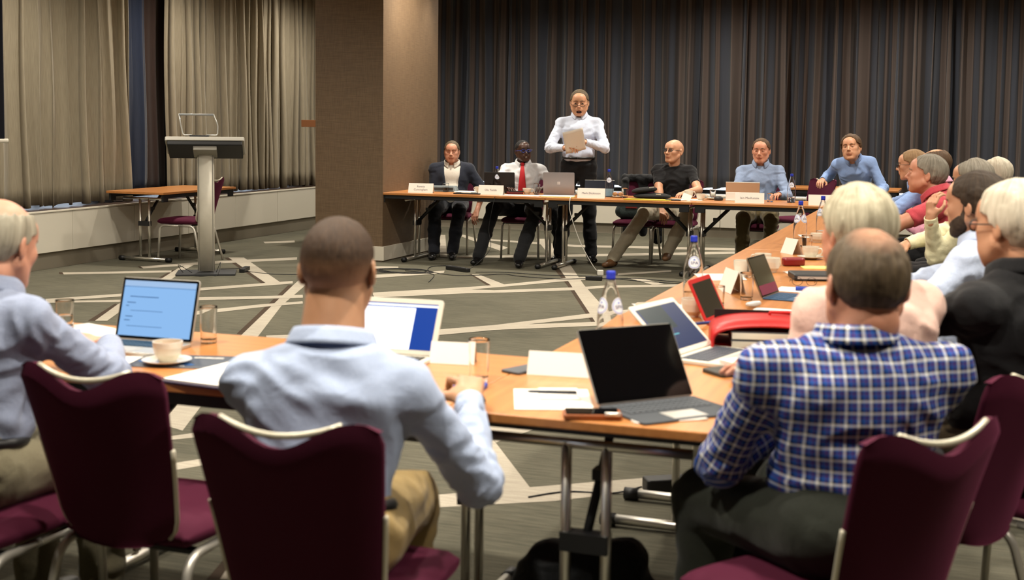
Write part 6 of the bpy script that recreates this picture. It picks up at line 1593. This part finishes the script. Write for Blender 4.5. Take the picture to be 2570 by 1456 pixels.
paper(-.98, 9.0, .22, .28, .3, 'white papers under the farthest bottle of the right row'); paper(-.72, 12.55, .3, .24, .1, 'white papers at the far right corner beside the red polo shirt'); paper(-.62, 12.95, .3, .2, .1, 'second stack of papers at the far right corner', None, 0, .01)
pen(-.68, 12.56, Z0+.004, .1, 'dark pen on the papers at the far right corner', m_black, .16, .006)
# items at the buzz-cut man's hand
t = thing('notebook', 'small blue notebook under the glass by the man with the buzz cut', 'notebook', (-1.325, 3.395, Z0), .15); MB().box((0, 0, .006), (.09, .06, .012)).build('cover', mat('notebook_blue', '1d3fa0', .5), t, bevel=.002)
t = thing('phone', 'flat grey phone lying right of the tall glass', 'phone', (-1.27, 3.70, Z0), -.4); MB().rbox((0, 0, .004), (.075, .13, .008), .01).build('phone_body', mat('phone_grey', '4a4d52', .4), t, bevel=.002)
t = thing('computer_mouse', 'black computer mouse under the right hand of the man with the buzz cut', 'mouse', (-1.235, 3.185, Z0), -.1)
b = MB(); b.lathe([(.0005, .0), (.026, .0), (.030, .010), (.024, .024), (.0005, .030)], 20, M=Matrix.Scale(1.7, 4, (0, 1, 0))); b.build('mouse_body', m_blackp, t)

# ---------------------------------------------------------------- cables and power blocks on the floor
m_cab = mat('black_cable', '151515', .6); m_wcab = mat('white_cable', 'c9c6bd', .5)
def cable(label, pts, r=.0035, m=None, g='cables on the carpet'):
    b = MB(); b.tube(smooth_path(pts, 6), r, 6); o = b.build('cable', m or m_cab); tag(o, label, 'cable', g); return o
fz = .005
cable('black cable running from the lectern base past the pier', [(-7.02, 11.10, fz), (-6.85, 11.22, fz), (-6.7, 11.05, fz), (-6.3, 10.95, fz), (-5.9, 11.15, fz), (-5.6, 11.35, fz), (-5.3, 11.6, fz)])
cable('thin black cable looped around the lectern base', [(-7.02, 10.60, .02), (-7.12, 10.52, .1), (-7.10, 10.60, fz), (-6.9, 10.50, fz), (-6.75, 10.60, fz), (-6.78, 10.72, .12), (-6.84, 10.74, .02)], .003)
pts = [(-5.3, 11.75, fz)]
for k in range(34):
    a = k*.75; pts.append((-5.30+(.28+.05*math.sin(k*1.3))*math.cos(a), 11.72+(.16+.04*math.cos(k*2.1))*math.sin(a), fz+.0015*(k % 5)))
pts += [(-4.9, 11.55, fz), (-4.72, 11.0, fz)]
cable('coil of black cable beside the first table leg of the far row', pts)
cable('black cable snaking between the power strip and the table legs', [(-4.80, 12.0, fz), (-5.0, 12.35, fz), (-5.2, 12.2, fz), (-5.05, 11.8, fz), (-4.7, 11.6, fz), (-4.45, 11.75, fz), (-4.3, 11.9, fz), (-4.1, 11.80, fz), (-3.7, 11.75, fz), (-3.46, 11.88, fz), (-3.2, 12.0, fz), (-2.95, 11.92, fz), (-2.6, 11.9, fz), (-2.2, 11.98, fz), (-1.7, 11.9, fz)])
cable('second black cable in front of the far table', [(-4.6, 11.9, fz+.004), (-4.35, 12.05, fz), (-3.9, 12.0, fz), (-3.5, 12.1, fz), (-3.3, 11.95, fz), (-3.0, 12.1, fz), (-2.5, 12.0, fz), (-2.0, 12.1, fz)])
cable('black cable hanging from the far table down to the floor', [(-4.60, 12.43, .735), (-4.62, 12.40, .60), (-4.66, 12.42, .40), (-4.60, 12.3, .2), (-4.75, 12.2, .02), (-4.8, 12.05, fz)], .003)
cable('white charger cable hanging from the far table beside the standing man', [(-3.80, 12.50, .748), (-3.79, 12.42, .735), (-3.78, 12.40, .60), (-3.66, 12.38, .30), (-3.50, 12.34, .06), (-3.43, 12.32, .03)], .004, m_wcab)
t = thing('power_adapter', 'small white charger plug on the floor under the far table', 'power adapter', (-3.42, 12.27, 0), .4); MB().rbox((0, 0, .025), (.06, .06, .05), .012).build('adapter_body', m_white, t, bevel=.006)
def strip(x, y, rz, label, L=.30):
    t = thing('power_strip', label, 'power strip', (x, y, 0), rz, None)
    MB().rbox((0, 0, .02), (L, .055, .04), .012).build('strip_body', m_blackp, t, bevel=.006)
    n = int(L/.07)
    for k in range(n): MB().lathe([(.0005, .0405), (.018, .0405), (.020, .042)], 16, M=Matrix.Translation((-L/2+.045+k*.07, 0, 0)), cap=False).build('socket', mat('socket_grey', '3a3a3c', .5), t)
    return t
strip(-6.72, 11.06, 1.9, 'black power strip on the carpet right of the lectern', .26); strip(-4.83, 12.0, -.5, 'black power strip between the feet under the far table', .34)
strip(-3.36, 11.83, .2, 'black power strip near the white charger plug', .16)
t = thing('power_adapter', 'black laptop power brick on the carpet under the near corner table', 'power adapter', (-1.12, 5.12, 0), .55); MB().rbox((0, 0, .028), (.21, .085, .056), .014).build('adapter_body', m_blackp, t, bevel=.008, seg=3)
cable('black cable trailing from the power brick under the near corner table', [(-1.22, 5.06, .02), (-1.32, 4.98, fz), (-1.5, 4.93, fz), (-1.62, 4.8, fz)], .004); cable('short lead rising from the power brick', [(-1.03, 5.18, .03), (-.98, 5.24, .06), (-.92, 5.3, .12), (-.9, 5.33, .3)], .004)
# ---------------------------------------------------------------- bags and jackets
m_bagk = cloth_mat('bag_black_nylon', '101113', '181a1c', .7, bump=.4)
def blob(name, label, cat, loc, rz, prims, m, group=None, h=.012, amp=.012, parts=()):
    t = thing(name, label, cat, loc, rz, group)
    lo = np.min([np.minimum(p[1], p[2])-max(p[3:5])-.06 for p in prims], 0); hi = np.max([np.maximum(p[1], p[2])+max(p[3:5])+.06 for p in prims], 0)
    F = Field(lo, hi, h)
    for p in prims: F.cone(p[1], p[2], p[3], p[4], p[0], sq=p[5] if len(p) > 5 else None)
    v, f = F.mesh(); v = relax(v, f, 1); N = vnormals(v, f)
    n = vnoise(v*np.array([13, 13, 9])+vnoise(v*5, 3)[:, None]*2, 17); n = 1-np.abs(2*n-1)
    v = v+N*((n-.5)*amp*2)[:, None]; mesh_obj('fabric', v, f, m, t); return t
A = lambda *a: np.array(a, float)
t = blob('shoulder_bag', 'dark green-black bag lying on the empty chair in the far row', 'bag', (-3.44, 13.62, .48), 0, [(.04, A(-.12, 0, .06), A(.12, 0, .06), .075, .075), (.04, A(-.10, 0, .13), A(.10, .02, .12), .05, .05)], cloth_mat('bag_dark_teal', '1d2625', '27312f', .6, bump=.4), amp=.010)
MB().rbox((0, -.075, .12), (.13, .012, .03), .005).build('red_trim', mat('bag_red_trim', '6d1f1a', .6), t, bevel=.003)
blob('jacket', 'black jacket draped over the back of the empty far chair', 'jacket', (-3.43, 13.99, 0), 0, [(.04, A(-.20, 0, .90), A(.20, 0, .90), .035, .035), (.05, A(-.19, .03, .86), A(-.20, .05, .30), .05, .045), (.05, A(.0, .04, .86), A(.0, .06, .30), .055, .05), (.05, A(.19, .03, .86), A(.17, .05, .22), .05, .05), (.03, A(-.18, -.06, .86), A(-.19, -.075, .66), .035, .03), (.03, A(.18, -.06, .86), A(.19, -.075, .66), .035, .03)], cloth_mat('jacket_black', '17181a', '202123', .8, bump=.4), amp=.012)
blob('jacket', 'long black coat hanging beside the man with the red tie', 'jacket', (-4.36, 13.72, 0), 0, [(.05, A(0, .10, .84), A(.02, -.06, .50), .06, .055), (.05, A(.02, -.06, .5), A(.06, -.10, .12), .06, .035), (.04, A(-.05, .12, .82), A(-.05, .1, .35), .05, .05)], cloth_mat('jacket_black', '17181a', '202123', .8, bump=.4), amp=.012)
blob('backpack', 'black nylon bag on the floor at the bottom edge, under the near corner table', 'bag', (-.98, 3.40, 0), .3, [(.06, A(-.12, 0, .12), A(.14, 0, .12), .11, .11), (.06, A(-.10, .02, .24), A(.10, .02, .26), .08, .08)], m_bagk, amp=.010)
